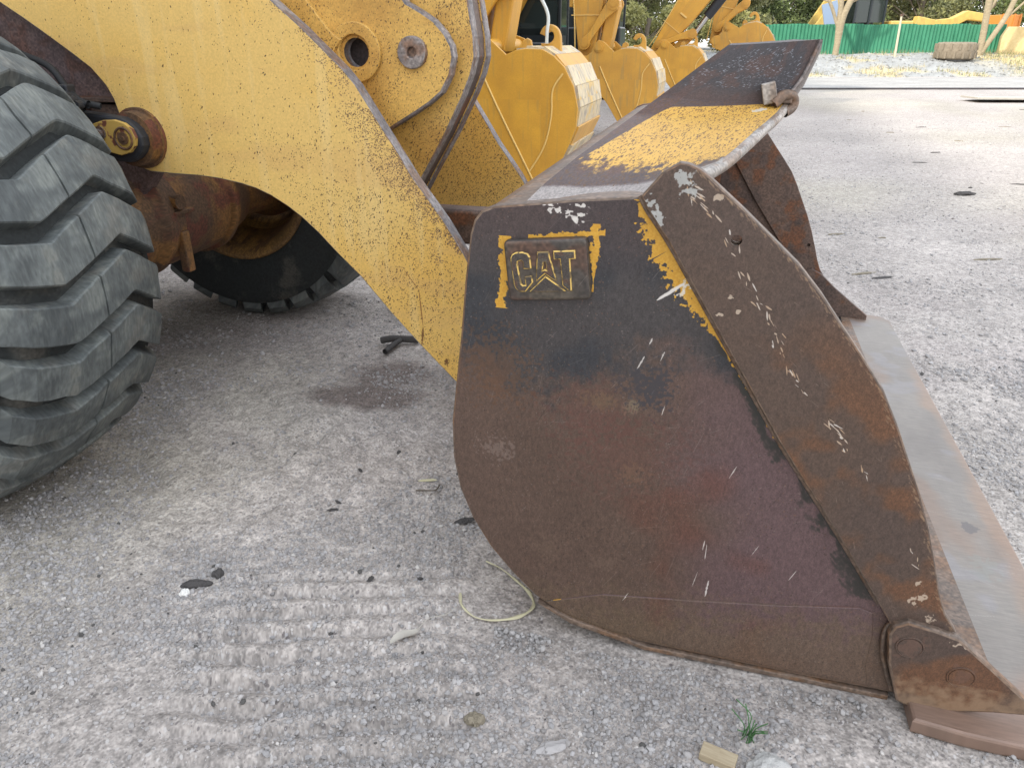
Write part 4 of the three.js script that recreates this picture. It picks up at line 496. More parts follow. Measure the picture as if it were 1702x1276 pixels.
// ---------------------------------------------------------------- parked excavators behind, in a row
// profile frame: bucket tip at x = 0, X forward, near side plate at z = 0
const BK = [[-0.98, 1.12], [-1.02, 1.26], [-0.94, 1.36], [-0.82, 1.36], [-0.75, 1.42], [-0.72, 1.52], [-0.64, 1.6], [-0.55, 1.57], [-0.37, 1.42], [-0.27, 1.46], [-0.17, 1.475], [0, 1.47], [0.12, 1.41], [0.23, 1.31], [0.33, 1.13], [0.38, 0.93], [0.37, 0.75], [0.3, 0.57], [0.21, 0.38], [0.08, 0.22], [0, 0.03], [-0.07, 0.05], [-0.45, 0.62], [-0.8, 1.02]];
const BACK = BK.slice(9, 21);
function excavator(X, lat, label, o = {}) {
  const s = o.scale ?? 1, W = 1.45, t = thing('excavator', label, 'excavator', bay(X, 0, -lat), -YAW, 'excavators parked in a row'); t.scale.setScalar(s);
  const P = (n, g, m, par = t) => mesh(n, boxUV(g), m, par);
  const b = new THREE.Group(); b.name = 'bucket'; t.add(b); const D = [-0.92, 1.26];
  if (o.curl) { b.position.set(D[0], D[1], 0); b.rotation.z = o.curl; b.position.x += -(D[0] * Math.cos(o.curl) - D[1] * Math.sin(o.curl)); b.position.y += -(D[0] * Math.sin(o.curl) + D[1] * Math.cos(o.curl)); }
  const paint = o.paint ?? M.exc;
  for (const z of [0, -W + 0.04]) { const sp = P('side_plate', plate(BK, z, z - 0.04, 0.006), paint, b); }
  P('shell', plate(offsetRibbon(BACK, -0.03), -0.03, -W + 0.03, 0), M.worn, b);
  for (let i = 0; i < BACK.length - 2; i++) { const [ax, ay] = BACK[i], [bx, by] = BACK[i + 1], l = Math.hypot(bx - ax, by - ay), nx = -(by - ay) / l, ny = (bx - ax) / l, e = 0.006 * ((i % 3) + 1); P('wear_plate', plate([[ax, ay], [bx, by], [bx + nx * e, by + ny * e], [ax + nx * (e + 0.012), ay + ny * (e + 0.012)]], -0.045, -W + 0.045, 0), i % 4 === 3 ? M.exc2 : M.worn, b); }
  P('weld_line', merge(tube([[-0.6, 1.2, 0.004], [-0.45, 0.9, 0.004], [-0.02, 0.1, 0.004]], 0.012, 20, 5), tube([[0.22, 1.25, 0.004], [0.12, 1.1, 0.004], [0.11, 0.85, 0.004], [0.04, 0.55, 0.004], [-0.12, 0.28, 0.004]], 0.01, 24, 5)), M.weld, b);
  const hook = new THREE.Shape(); hook.moveTo(-0.1, 1.46); hook.lineTo(0.1, 1.44); hook.lineTo(0.09, 1.58); hook.quadraticCurveTo(0.07, 1.69, -0.03, 1.7); hook.quadraticCurveTo(-0.11, 1.69, -0.13, 1.61); hook.lineTo(-0.08, 1.59); hook.quadraticCurveTo(-0.03, 1.65, 0.01, 1.62); hook.quadraticCurveTo(0.04, 1.56, -0.03, 1.52); hook.lineTo(-0.12, 1.52);
  P('hook', plate(hook, -0.45, -0.53, 0.01), M.exc2, b); P('lifting_lug', plate([[-0.3, 1.45], [-0.17, 1.46], [-0.19, 1.55], [-0.23, 1.57], [-0.28, 1.54]], -0.3, -0.36, 0.008), M.exc2, b);
  for (let k = 0; k < 5; k++) P('tooth', plate([[-0.06, 0.1], [0.03, 0.1], [0.0, -0.02], [-0.03, -0.02]], -0.06 - k * 0.31, -0.17 - k * 0.31, 0.01), M.worn, b);
  P('pin', merge(cyl(0.075, 0.075, W + 0.06, 28, 'z').translate(-0.63, 1.49, -W / 2), cyl(0.05, 0.05, W + 0.1, 24, 'z').translate(-0.63, 1.49, -W / 2), cyl(0.08, 0.08, W + 0.06, 28, 'z').translate(D[0], D[1], -W / 2)), paint, b);
  // linkage and stick; tilt rotates the stick about the bucket pin
  const a = new THREE.Group(); a.name = 'stick'; t.add(a); const tl = o.tilt ?? 0; a.rotation.z = tl; a.position.set(D[0] - (D[0] * Math.cos(tl) - D[1] * Math.sin(tl)), D[1] - (D[0] * Math.sin(tl) + D[1] * Math.cos(tl)), -0.15);
  const st = [[-1.04, 1.18], [-0.82, 1.16], [-0.76, 1.6], [-0.66, 2.3], [-0.6, 3.2], [-0.75, 4.0], [-1.05, 4.3], [-1.4, 4.2], [-1.38, 3.4], [-1.18, 2.2]];
  P('beam', plate(st, -0.38, -0.77, 0.012), paint, a); P('rib', merge(box(0.5, 0.014, 0.02, -0.96, 1.98, -0.378), box(0.18, 0.035, 0.05, -0.9, 2.32, -0.37).rotateZ(0), tube([[-1.12, 1.2, -0.375], [-1.16, 2.0, -0.375], [-1.3, 3.2, -0.375]], 0.012, 12, 5)), M.weld, a);
  for (const z of [-0.28, -0.8]) {
    const lk = plate([[-1.0, 1.46], [-0.92, 1.46], [-0.82, 1.62], [-0.6, 1.92], [-0.42, 2.06], [-0.39, 2.18], [-0.5, 2.24], [-0.62, 2.14], [-0.88, 1.72], [-1.02, 1.6]], z, z - 0.07, 0.012); P('idler_link', lk, paint, a);
    P('link_boss', merge(cyl(0.095, 0.095, 0.1, 28, 'z').translate(-0.95, 1.54, z - 0.035), cyl(0.055, 0.055, 0.125, 20, 'z').translate(-0.95, 1.54, z - 0.035), cyl(0.1, 0.1, 0.1, 28, 'z').translate(-0.49, 2.15, z - 0.035), cyl(0.055, 0.055, 0.125, 20, 'z').translate(-0.49, 2.15, z - 0.035)), M.exc2, a);
  }
  if (!o.open) P('bucket_link', plate([[-0.72, 1.44], [-0.53, 1.44], [-0.4, 2.1], [-0.42, 2.22], [-0.55, 2.24], [-0.6, 2.12]], -0.39, -0.76, 0.02), paint, a);
  P('bucket_cylinder', merge(cyl(0.11, 0.11, 1.3, 24).rotateZ(-0.03).translate(-0.44, 3.25, -0.575), cyl(0.05, 0.05, 0.6, 20).translate(-0.47, 2.4, -0.575)), M.black, a); P('cylinder_rod', cyl(0.055, 0.055, 0.5, 20).translate(-0.462, 2.45, -0.575), M.chrome, a);
  // boom, house, cab, tracks
  const topX = -1.2 - Math.sin(tl) * 2.9, topY = 1.2 + Math.cos(tl) * 2.9; const boomTop = Math.max(4.6, topY + 0.4);
  P('boom', plate([[topX - 0.2, topY - 0.2], [topX + 0.25, topY + 0.05], [topX - 0.3, boomTop + 0.35], [-3.0, boomTop + 0.6], [-4.3, 3.6], [-5.2, 1.9], [-5.0, 1.5], [-4.6, 1.6], [-3.6, 3.3], [-2.7, boomTop - 0.2]], -0.3, -0.85, 0.02), paint);
  P('house', merge(box(3.4, 0.9, 2.7, -6.0, 1.55, -0.6, 0.08), box(1.5, 0.5, 0.9, -3.75, 1.3, 0.3, 0.05)), M.cab); P('engine_cover', merge(box(2.2, 0.75, 2.6, -6.6, 2.3, -0.6, 0.1), box(1.0, 1.0, 2.7, -8.0, 1.7, -0.6, 0.2)), paint);
  const cab = P('cab', merge(box(1.7, 0.12, 1.05, -4.1, 2.95, -1.45, 0.05), box(1.6, 0.9, 1.0, -4.1, 1.45, -1.45, 0.05), ...[[-3.3, -0.97], [-3.3, -1.93], [-4.9, -0.97], [-4.9, -1.93]].map(([x, z]) => box(0.08, 1.9, 0.08, x, 2.1, z, 0.02))), M.cab);
  for (const [w, d, x, z] of [[1.5, 0.02, -4.1, -0.96], [1.5, 0.02, -4.1, -1.94], [0.02, 0.9, -3.3, -1.45]]) mesh('window', box(w, 1.2, d, x, 2.3, z), M.glass, cab);
  for (const z of [0.55, -1.75]) { const tr = new THREE.Shape(); tr.moveTo(-7.6, 0); tr.lineTo(-3.2, 0); tr.absarc(-3.2, 0.42, 0.42, -Math.PI / 2, Math.PI / 2); tr.lineTo(-7.6, 0.84); tr.absarc(-7.6, 0.42, 0.42, Math.PI / 2, Math.PI * 1.5); P('track', plate(tr, z + 0.28, z - 0.28, 0.03), M.dark); }
  P('track_frame', box(3.4, 0.4, 2.0, -5.4, 0.75, -0.6, 0.05), M.cab);
  P('hydraulic_hose', merge(tube([[-2.3, 4.4, -0.3], [-2.0, 3.4, -0.25], [-1.6, 3.0, -0.28], [-1.35, 3.3, -0.3]], 0.03, 24, 6), tube([[-2.5, 4.4, -0.35], [-2.2, 3.2, -0.3], [-1.7, 2.8, -0.3], [-1.3, 3.2, -0.35]], 0.03, 24, 6)), M.hose);
  return t;
}
{ const e1 = excavator(-1.9, 8.1, 'orange yellow excavator whose bucket stands next behind the loader bucket', { scale: 1.03 }); mesh('sling', tube([[-0.05, 1.52, -0.42], [-0.045, 1.62, -0.41], [-0.04, 1.78, -0.42], [-0.16, 2.02, -0.4], [-0.4, 2.5, -0.34]], 0.018, 30, 6), std({ color: new THREE.Color(0.6, 0.62, 0.58), roughness: 0.8 }), e1); }
excavator(-1.55, 13.4, 'orange yellow excavator parked second in the row beyond the loader', { paint: M.exc2 });
excavator(-0.95, 19, 'excavator parked third in the row with its stick leaning forward', { tilt: -0.62 });
excavator(0.55, 24.3, 'larger excavator at the far end of the row behind the spill guard', { tilt: -0.2, curl: 0.2, scale: 1.25, open: true, paint: M.exc2 });

// ---------------------------------------------------------------- far side of the yard
{ // green sheet fence
  const t = thing('sheet_fence', 'bright green corrugated sheet fence along the top of the gravel bank', 'fence', [13.5, 0, -46]);
  const mats = [0, 1, 2].map((i) => std({ map: tex(128, 256, (u, v) => { const n = fbm(u * 6 + i * 7, v * 3, 4), s = fbm(u * 20 + i * 3, v * 2, 3); const c = mix3([32, 104, 76], [62, 136, 104], clamp(n * 0.8 + s * 0.5 - 0.2)); return c; }), roughness: 0.55 }));
  const pts = []; for (let i = 0; i <= 32; i++) pts.push([i / 32 * 1.04, 0.028 * Math.sin(i / 32 * Math.PI * 2 * 5)]);
  const g = new THREE.ExtrudeGeometry(shape([...pts, ...pts.slice().reverse().map(([x, z]) => [x, z - 0.006])]), { depth: 1.75, bevelEnabled: false }).rotateX(-Math.PI / 2); boxUV(g, 0.6);
  for (let i = 0; i < 14; i++) { const m = mesh('sheet', g, mats[i % 3], t); m.position.set(i * 1.0, 0.62 + 0.02 * (i % 3), 0.012 * (i % 2)); m.rotation.z = (HT[i + 9] - 0.5) * 0.012; }
  for (let i = 0; i < 6; i++) mesh('post', box(0.07, 2.0, 0.07, i * 2.6 + 0.2, 1.3, -0.1), M.black, t);
  mesh('rail', box(14, 0.05, 0.05, 7, 2.1, -0.07), M.black, t);
}
{ const g = plate([[0, 0], [12, 0], [12, 1.75], [0.25, 1.7], [0, 1.2]], 0, -0.3, 0.02); const m = single('low_wall', boxUV(g), std({ map: tex(256, 128, (u, v) => { const n = fbm(u * 8, v * 8, 5); return mix3([196, 172, 122], [216, 196, 150], n); }), roughness: 0.9 }), 'pale ochre rendered wall beside the green fence', 'wall'); m.position.set(27.0, 0.55, -45.2); }
{ const t = thing('metal_bin', 'bright orange metal bin standing behind the pale wall', 'bin', [27.9, 0.9, -48]); const om = std({ color: 0xc9803a, roughness: 0.5 }); mesh('body', box(1.25, 2.0, 1.2, 0.62, 1.0, 0, 0.04), om, t); for (let i = 0; i < 4; i++) mesh('rib', box(0.07, 2.1, 0.06, 0.12 + i * 0.34, 1.0, 0.62), om, t); }
// lying tyre on the bank
{ const pr = [[0.42, 0.0], [0.5, -0.36], [0.62, -0.42], [0.86, -0.4], [0.96, -0.3], [0.98, 0], [0.96, 0.3], [0.86, 0.4], [0.62, 0.42], [0.5, 0.36], [0.42, 0]].map(([r, y]) => new THREE.Vector2(r, y)); const t = thing('old_tyre', 'dusty tan tyre lying flat on the bank in front of the green fence', 'tyre', [23.1, bankY(23.1, -42.5) + 0.36, -42.5]); const dm = std({ map: tex(256, 256, (u, v) => { const n = fbm(u * 14, v * 14, 4); return mix3([112, 101, 86], [140, 128, 110], n); }), roughness: 0.95 }); mesh('casing', boxUV(new THREE.LatheGeometry(pr, 48).toNonIndexed()), dm, t); for (let k = 0; k < 30; k++) { const m = mesh('tread_block', box(0.06, 0.3, 0.1, 0.985, 0.2 * (k % 2 ? 1 : -1), 0), dm, t); const p = new THREE.Group(); m.position.set(0, 0, 0); m.rotation.y = k * Math.PI / 15; } }
{ const t = thing('marker_pole', 'thin pale wooden pole standing in front of the green fence', 'pole', [20.2, bankY(20.2, -43) - 0.2, -43]); mesh('pole', boxUV(cyl(0.05, 0.065, 2.2, 10).rotateZ(0.03).translate(0, 1.1, 0)), std({ color: 0xb9b29a, roughness: 0.9 }), t); mesh('cap', boxUV(cyl(0.09, 0.09, 0.1, 10).translate(-0.03, 2.2, 0)), M.brown, t); }

// trees
function leafTree(name, label, x, z, y0, h, rad, seed, cols, n, group) {
  const r = rng(seed), t = thing(name, label, 'tree', [x, y0, z], 0, group); const bark = std({ color: new THREE.Color(0.16, 0.13, 0.1), roughness: 0.95 });
  const parts = [tube([[0, -0.3, 0], [0.1, h * 0.3, 0.05], [0, h * 0.6, 0], [0.1, h * 0.9, 0]], 0.13, 12, 8)]; const cl = [];
  for (let i = 0; i < 16; i++) { const a = r() * 6.3, e = 0.25 + 0.75 * r(), rr = rad * (0.35 + 0.65 * r()) * Math.sqrt(1 - 0.55 * Math.abs(e - 0.5)); const c = [Math.cos(a) * rr, h * e, Math.sin(a) * rr]; cl.push([...c, rad * (0.28 + 0.25 * r())]); parts.push(tube([[0, h * e * 0.5, 0], [c[0] * 0.5, h * e * 0.75, c[2] * 0.5], c], 0.035, 6, 5)); }
  mesh('trunk', boxUV(merge(parts)), bark, t);
  const pos = new Float32Array(n * 9), col = new Float32Array(n * 9), v = new THREE.Vector3(), q = new THREE.Vector3(), w = new THREE.Vector3();
  for (let i = 0; i < n; i++) {
    const c = cl[Math.floor(r() * cl.length)], u = r() * 2 - 1, a = r() * 6.3, k = c[3] * Math.pow(r(), 0.45), sq = Math.sqrt(1 - u * u); const px = c[0] + k * sq * Math.cos(a), py = c[1] + k * u * 0.75, pz = c[2] + k * sq * Math.sin(a), s = 0.07 + 0.09 * r();
    v.set(r() - 0.5, r() - 0.5, r() - 0.5).normalize(); q.set(r() - 0.5, r() - 0.5, r() - 0.5).cross(v).normalize(); w.copy(v).multiplyScalar(s * 1.6);
    pos.set([px + q.x * s * 0.6, py + q.y * s * 0.6, pz + q.z * s * 0.6, px - q.x * s * 0.6, py - q.y * s * 0.6, pz - q.z * s * 0.6, px + w.x, py + w.y, pz + w.z], i * 9);
    const cc = mix3(cols[0], cols[1], r()); for (let m = 0; m < 3; m++) col.set(cc, i * 9 + m * 3);
  }
  const g = new THREE.BufferGeometry(); g.setAttribute('position', new THREE.BufferAttribute(pos, 3)); g.setAttribute('color', new THREE.BufferAttribute(col, 3)); g.computeVertexNormals();
  const m = mesh('crown', g, new THREE.MeshPhysicalMaterial({ vertexColors: true, roughness: 1, side: THREE.DoubleSide, transmission: 0.3, thickness: 0 }), t); return t;
}
const GR = [[0.07, 0.1, 0.03], [0.16, 0.2, 0.06]], OL = [[0.12, 0.13, 0.05], [0.26, 0.26, 0.1]], YG = [[0.2, 0.2, 0.06], [0.36, 0.34, 0.12]];
leafTree('leafy_tree', 'dense olive green tree between the excavators and the green fence', 13.2, -50, 0.6, 6, 2.6, 101, OL, 15000);
leafTree('leafy_tree', 'bushy green tree showing behind the far excavator sticks', 7.5, -52, 0.4, 6.5, 3.2, 102, OL, 15000);
leafTree('leafy_shrub', 'yellow green shrub by the left end of the green fence', 12.2, -46.5, 0.6, 2.4, 1.3, 103, YG, 6000);
leafTree('leafy_shrub', 'low yellow green shrub behind the third excavator bucket', 7.2, -44, 0.3, 2.6, 1.8, 104, YG, 7000);
let ti = 0; for (const [x, z, h, rd] of [[14.5, -56, 6.5, 3.0], [18.5, -57, 6.5, 3.0], [23, -58, 7, 3.2], [28, -57, 6.5, 3.2], [32.5, -57, 7, 3.2], [6.5, -66, 9, 4.2], [12.5, -68, 9, 4.4], [18, -70, 9, 4.4], [23, -70, 9, 4.4], [28, -70, 9, 4.4], [33, -70, 9, 4.4], [38, -70, 9, 4.4], [16.5, -60, 7, 3.2], [20.5, -63, 8, 3.6], [25, -60, 7.5, 3.3], [29.5, -62, 8, 3.8], [34, -60, 8, 3.5], [39, -62, 8, 3.8], [4, -58, 8, 3.5], [0, -62, 8, 3.8], [10, -62, 8.5, 3.8]]) leafTree('background_tree', 'dark green tree in the belt far beyond the yard', x, z, 0.5, h, rd, 120 + ti++, [GR, OL, GR][ti % 3], 9000, 'tree belt beyond the yard');
function bareTree(label, x, z, limbs) { const t = thing('bare_tree', label, 'tree', [x, bankY(x, z) - 0.2, z]); const bm = std({ map: tex(128, 256, (u, v) => { const n = fbm(u * 10, v * 24, 4); return mix3([132, 120, 98], [168, 154, 128], n); }), roughness: 0.95 }); const tr = [], tw = []; for (const [pts, rad] of limbs) { const g = tube(pts, rad, 18, 8); (rad > 0.06 ? tr : tw).push(g); } mesh('trunk', boxUV(merge(tr)), bm, t); if (tw.length) mesh('crown', boxUV(merge(tw)), bm, t); return t; }
bareTree('pale bare tree forking from the ground against the left end of the green fence', 17.6, -44.4, [[[[0, 0, 0], [0.05, 1.2, 0], [0.1, 2.2, 0.1], [0.7, 3.8, 0.1], [1.3, 5.6, 0]], 0.17], [[[0.05, 0.3, 0], [-0.05, 1.6, 0], [-0.1, 2.6, 0], [-0.25, 4, 0], [-0.2, 6, 0]], 0.15], [[[0, 1.4, 0], [-0.6, 2.6, 0], [-1.3, 3.7, 0], [-1.6, 5, 0]], 0.09], [[[0.3, 2.7, 0], [1.2, 3.3, 0.2], [2, 4.6, 0]], 0.045], [[[-0.15, 3, 0], [0.3, 4, 0.1], [0.5, 5.5, 0]], 0.05], [[[-0.7, 2.8, 0], [-1.5, 3.1, 0], [-2.4, 4.2, 0]], 0.04]]);
bareTree('pale bare tree with twin trunks beside the old tyre', 25.2, -44, [[[[0, 0, 0], [0, 1.0, 0], [-0.1, 2.6, 0], [-0.2, 4, 0], [-0.4, 6, 0]], 0.17], [[[0.05, 0.2, 0], [0.5, 1.2, 0.1], [1.0, 2.1, 0], [1.4, 3.6, 0], [2.0, 5.5, 0]], 0.14], [[[-0.05, 2.2, 0], [0.4, 3.4, 0], [0.5, 5, 0]], 0.09], [[[0.9, 1.9, 0], [1.8, 2.8, 0], [2.6, 3.8, 0], [3, 5, 0]], 0.06], [[[1.2, 3, 0], [2.1, 3.6, 0], [3.2, 4.0, 0]], 0.035], [[[-0.15, 3, 0], [-0.7, 3.9, 0], [-1.0, 5, 0]], 0.05], [[[1.8, 2.8, 0], [2.6, 3.0, 0], [3.3, 3.6, 0]], 0.03]]);
// machines beyond the fence
{
  const t = thing('backhoe', 'yellow machine with a dark glazed cab parked beyond the green fence', 'backhoe', [21.5, 0.7, -51]);
  const y = std({ map: paintTex([204, 176, 92], 12, 0.3), roughness: 0.5 });
  mesh('body', boxUV(merge(box(3.2, 0.9, 1.8, 0.4, 1.2, 0, 0.1), box(1.4, 0.5, 1.6, 2.2, 1.7, 0, 0.1))), y, t);
  const c = mesh('cab', boxUV(merge(box(1.9, 0.14, 1.7, 0.1, 3.5, 0, 0.04), ...[[-0.8, 0.78], [1.0, 0.78], [0.1, 0.78], [-0.8, -0.78], [1.0, -0.78]].map(([x, z]) => box(0.1, 1.9, 0.1, x, 2.55, z)))), M.cab, t);
  for (const x of [-0.35, 0.55]) { mesh('window', box(0.8, 1.5, 0.02, x, 2.6, 0.74), M.glass, c); mesh('window', box(0.8, 1.5, 0.02, x, 2.6, -0.78), M.glass, c); } mesh('seat', boxUV(box(0.5, 0.8, 0.5, 0.1, 2.1, 0, 0.08)), M.black, c);
  mesh('loader_arm', boxUV(merge(plate([[-3.4, 1.2], [-2.9, 1.1], [-1.6, 3.0], [-0.9, 3.2], [-0.9, 3.6], [-1.9, 3.6]], 0.8, 0.6, 0.02), plate([[-3.4, 1.2], [-2.9, 1.1], [-1.6, 3.0], [-0.9, 3.2], [-0.9, 3.6], [-1.9, 3.6]], -0.6, -0.8, 0.02))), y, t);
  for (const [x, r] of [[-0.9, 0.7], [1.6, 0.5]]) for (const z of [0.9, -0.9]) mesh('wheel', boxUV(cyl(r, r, 0.4, 28, 'z').translate(x, r, z)), M.hose, t);
  const u = thing('yellow_boom_machine', 'low yellow digger boom lying above the green fence line', 'digger', [26.3, 0.7, -50.5]); mesh('boom', boxUV(plate([[-1.9, 1.5], [-1.7, 2.2], [-0.6, 2.0], [0.4, 2.1], [1.2, 2.5], [2.6, 2.3], [3.4, 1.6], [3.2, 1.4], [2.4, 1.9], [1.3, 2.0], [0.5, 1.6], [-0.8, 1.5]], 0.3, -0.3, 0.04)), y, u); mesh('body', boxUV(merge(box(4.4, 0.9, 2.2, 0.4, 0.95, -0.4, 0.1))), y, u); mesh('track', boxUV(box(4.2, 0.6, 2.6, 0.4, 0.3, -0.4, 0.2)), M.dark, u);
}
{ const t = thing('blue_sheet', 'leaning grey blue metal sheet beyond the green fence', 'metal sheet', [19.3, 0.7, -48.5]); mesh('sheet', boxUV(box(0.9, 3.0, 0.06, 0, 1.5, 0).rotateZ(0.3)), std({ color: 0x8a9cb4, roughness: 0.45, metalness: 0.2 }), t); mesh('prop', box(0.06, 2.2, 0.06, 0.2, 1.1, -0.5), M.black, t); }
{ const g = plate([[0, 0], [9, -0.2], [9, 0.9], [0.6, 1.3], [0, 0.9]], 0.05, 0.0, 0.004).rotateX(-Math.PI / 2); const p = g.attributes.position; for (let i = 0; i < p.count; i++) if (p.getX(i) < 0.7) p.setY(i, p.getY(i) + 0.09 * (0.7 - p.getX(i))); g.computeVertexNormals(); const m = single('steel_sheet', boxUV(g), std({ map: tex(256, 256, (u, v) => { const n = fbm(u * 8, v * 8, 4); return mix3([150, 144, 134], [178, 172, 162], n); }), roughness: 0.7 }), 'flat pale steel sheet with a lifted corner lying in the yard', 'steel sheet'); m.position.set(13.0, 0.03, -22.2); }
{ const g = plate([[0, 0], [9.5, 0.05], [9.5, 0.6], [0, 0.5]], 0.03, 0, 0.003).rotateX(-Math.PI / 2); const m = single('kerb_plank', boxUV(g), M.dark, 'long dark plank lying along the edge of the pale road', 'plank'); m.position.set(9.6, 0.012, -28.3); }

// ---------------------------------------------------------------- small things on the ground
const gy = (x, z) => groundHeight(x, z);
function lump(seed, sx, sy, sz) { const g = mergeVertices(new THREE.IcosahedronGeometry(1, 3).deleteAttribute('uv').deleteAttribute('normal')), p = g.attributes.position; for (let i = 0; i < p.count; i++) { const v = new THREE.Vector3().fromBufferAttribute(p, i), k = 0.45 + 0.55 * vn(v.x * 1.7 + seed * 3.7, v.y * 1.7 + v.z * 1.3 + seed) + 0.5 * vn(v.x * 4 + seed, v.z * 4 + v.y * 3); p.setXYZ(i, v.x * k * sx, v.y * k * sy, v.z * k * sz); } const h = g.toNonIndexed(); h.computeVertexNormals(); return boxUV(h, 3); }
const clodM = std({ color: new THREE.Color(0.06, 0.055, 0.053), roughness: 0.9, bumpMap: grime, bumpScale: 0.01 }), stoneM = std({ color: new THREE.Color(0.37, 0.35, 0.34), roughness: 0.9 }), earthM = std({ color: new THREE.Color(0.22, 0.19, 0.14), roughness: 1, bumpMap: grime, bumpScale: 0.01 });
function put(name, geo, mat, x, z, turn, label, cat, dy = 0) { const m = single(name, geo, mat, label, cat); m.position.set(x, gy(x, z) + dy, z); m.rotation.y = turn; return m; }
put('rubber_scrap', lump(3, 0.042, 0.014, 0.017), clodM, -1.02, -1.91, 0.1, 'black crumbled rubber scrap lying beside a white pebble', 'rubber scrap', 0.006);
put('dark_stone', lump(8, 0.018, 0.016, 0.018), clodM, -0.962, -1.952, 0, 'small round dark stone next to the rubber scrap', 'stone', 0.008);
put('white_pebble', lump(12, 0.015, 0.012, 0.016), std({ color: new THREE.Color(0.72, 0.7, 0.66), roughness: 0.8 }), -1.04, -1.868, 0.5, 'small white pebble touching the rubber scrap', 'stone', 0.006);
put('earth_clod', lump(15, 0.022, 0.015, 0.018), earthM, -0.098, -1.391, 0, 'small olive brown earth clod on the gravel', 'clod', 0.006);
put('flat_rock', lump(19, 0.04, 0.012, 0.02), stoneM, 0.1, -1.315, 0.3, 'flat pale rock half sunk in the gravel', 'rock', 0.004);
put('dark_clod', lump(26, 0.12, 0.03, 0.05), clodM, 5.15, -8.59, 0.1, 'long dark clod lying in the sunlit yard', 'clod', 0.012);
{ const t = thing('rubber_strip', 'forked black rubber strip lying below the lift arm', 'rubber strip', [-0.66, gy(-0.66, -3.98) + 0.012, -3.98]); mesh('strip', boxUV(merge(tube([[-0.09, 0.02, 0.0], [-0.03, 0.03, 0], [0.05, 0.02, -0.02], [0.12, 0.012, -0.03]], 0.02, 14, 6), tube([[0.02, 0.02, 0.0], [-0.02, 0.015, 0.08], [-0.045, 0.01, 0.15]], 0.017, 12, 6))), clodM, t); }
{ const pts = [[-0.087, -2.031], [-0.04, -2.0], [0.02, -1.93], [0.058, -1.87], [0.066, -1.815], [0.03, -1.775], [-0.04, -1.755], [-0.11, -1.765], [-0.155, -1.81], [-0.165, -1.87]].map(([x, z]) => new THREE.Vector3(x, gy(x, z) + 0.008, z)); const c = new THREE.CatmullRomCurve3(pts), pos = [], N = 70; for (let i = 0; i < N; i++) { const f = (k) => { const p = c.getPoint(k / N), tg = c.getTangent(k / N), w = 0.0035 + 0.0025 * Math.sin(k * 0.35) ** 2, n = new THREE.Vector3(-tg.z, 0.6 * Math.sin(k * 0.2), tg.x).normalize().multiplyScalar(w); return [p.clone().add(n), p.clone().sub(n), p.clone().add(new THREE.Vector3(0, 0.003, 0))]; }; const a = f(i), b = f(i + 1); const q = (m, n) => pos.push(...m[0].toArray(), ...n[0].toArray(), ...n[2].toArray(), ...m[0].toArray(), ...n[2].toArray(), ...m[2].toArray(), ...m[2].toArray(), ...n[2].toArray(), ...n[1].toArray(), ...m[2].toArray(), ...n[1].toArray(), ...m[1].toArray()); q(a, b); } const g = new THREE.BufferGeometry(); g.setAttribute('position', new THREE.BufferAttribute(new Float32Array(pos), 3)); g.computeVertexNormals(); single('straw_loop', g, std({ color: new THREE.Color(0.5, 0.46, 0.3), roughness: 0.8 }), 'curled loop of pale straw on the ground by the bucket heel', 'straw'); }
{ const t = thing('dead_leaf', 'dry pale leaf with a long thin stalk lying on the gravel', 'leaf', [-0.32, gy(-0.32, -1.66) + 0.008, -1.66]); const pos = [], P = (u, v) => { const w = 0.017 * Math.pow(Math.sin(Math.PI * (0.06 + 0.92 * u)), 0.7); return [-0.028 + 0.075 * u + v * w * 0.65, 0.004 + 0.007 * Math.sin(u * 5) + 0.006 * v * v, 0.03 - 0.06 * u + v * w * 0.7]; }; for (let i = 0; i < 10; i++) for (let j = -2; j < 2; j++) { const a = P(i / 10, j / 2), b = P((i + 1) / 10, j / 2), c = P((i + 1) / 10, (j + 1) / 2), d = P(i / 10, (j + 1) / 2); pos.push(...a, ...b, ...c, ...a, ...c, ...d); } const g = new THREE.BufferGeometry(); g.setAttribute('position', new THREE.BufferAttribute(new Float32Array(pos), 3)); g.computeVertexNormals(); const lm = std({ color: new THREE.Color(0.42, 0.39, 0.34), roughness: 0.9 }); mesh('blade', g, lm, t); mesh('stalk', tube([[0.045, 0.005, -0.03], [0.07, 0.006, -0.07], [0.12, 0.004, -0.09], [0.15, 0.004, -0.12]], 0.0014, 14, 5), lm, t); }
{ const r = rng(91), t = thing('grass_tuft', 'small green grass tuft with one tall blade in the gravel', 'grass tuft', [0.585, gy(0.585, -1.32), -1.32]); for (let i = 0; i < 16; i++) { const a = r() * 6.3, l = i === 0 ? 0.13 : 0.02 + 0.045 * r(), b = i === 0 ? 0.06 : 0.3 + 0.9 * r(); mesh('blade', tube([[0.012 * Math.cos(a), 0, 0.012 * Math.sin(a)], [l * 0.3 * b * Math.cos(a) + 0.005, l * 0.6, l * 0.3 * b * Math.sin(a)], [l * b * Math.cos(a) * (i ? 1 : 2.2) - (i ? 0 : 0.03), l, l * b * Math.sin(a)]], 0.0014, 8, 5), std({ color: new THREE.Color(0.06, 0.16, 0.05), roughness: 0.8 }), t); } }
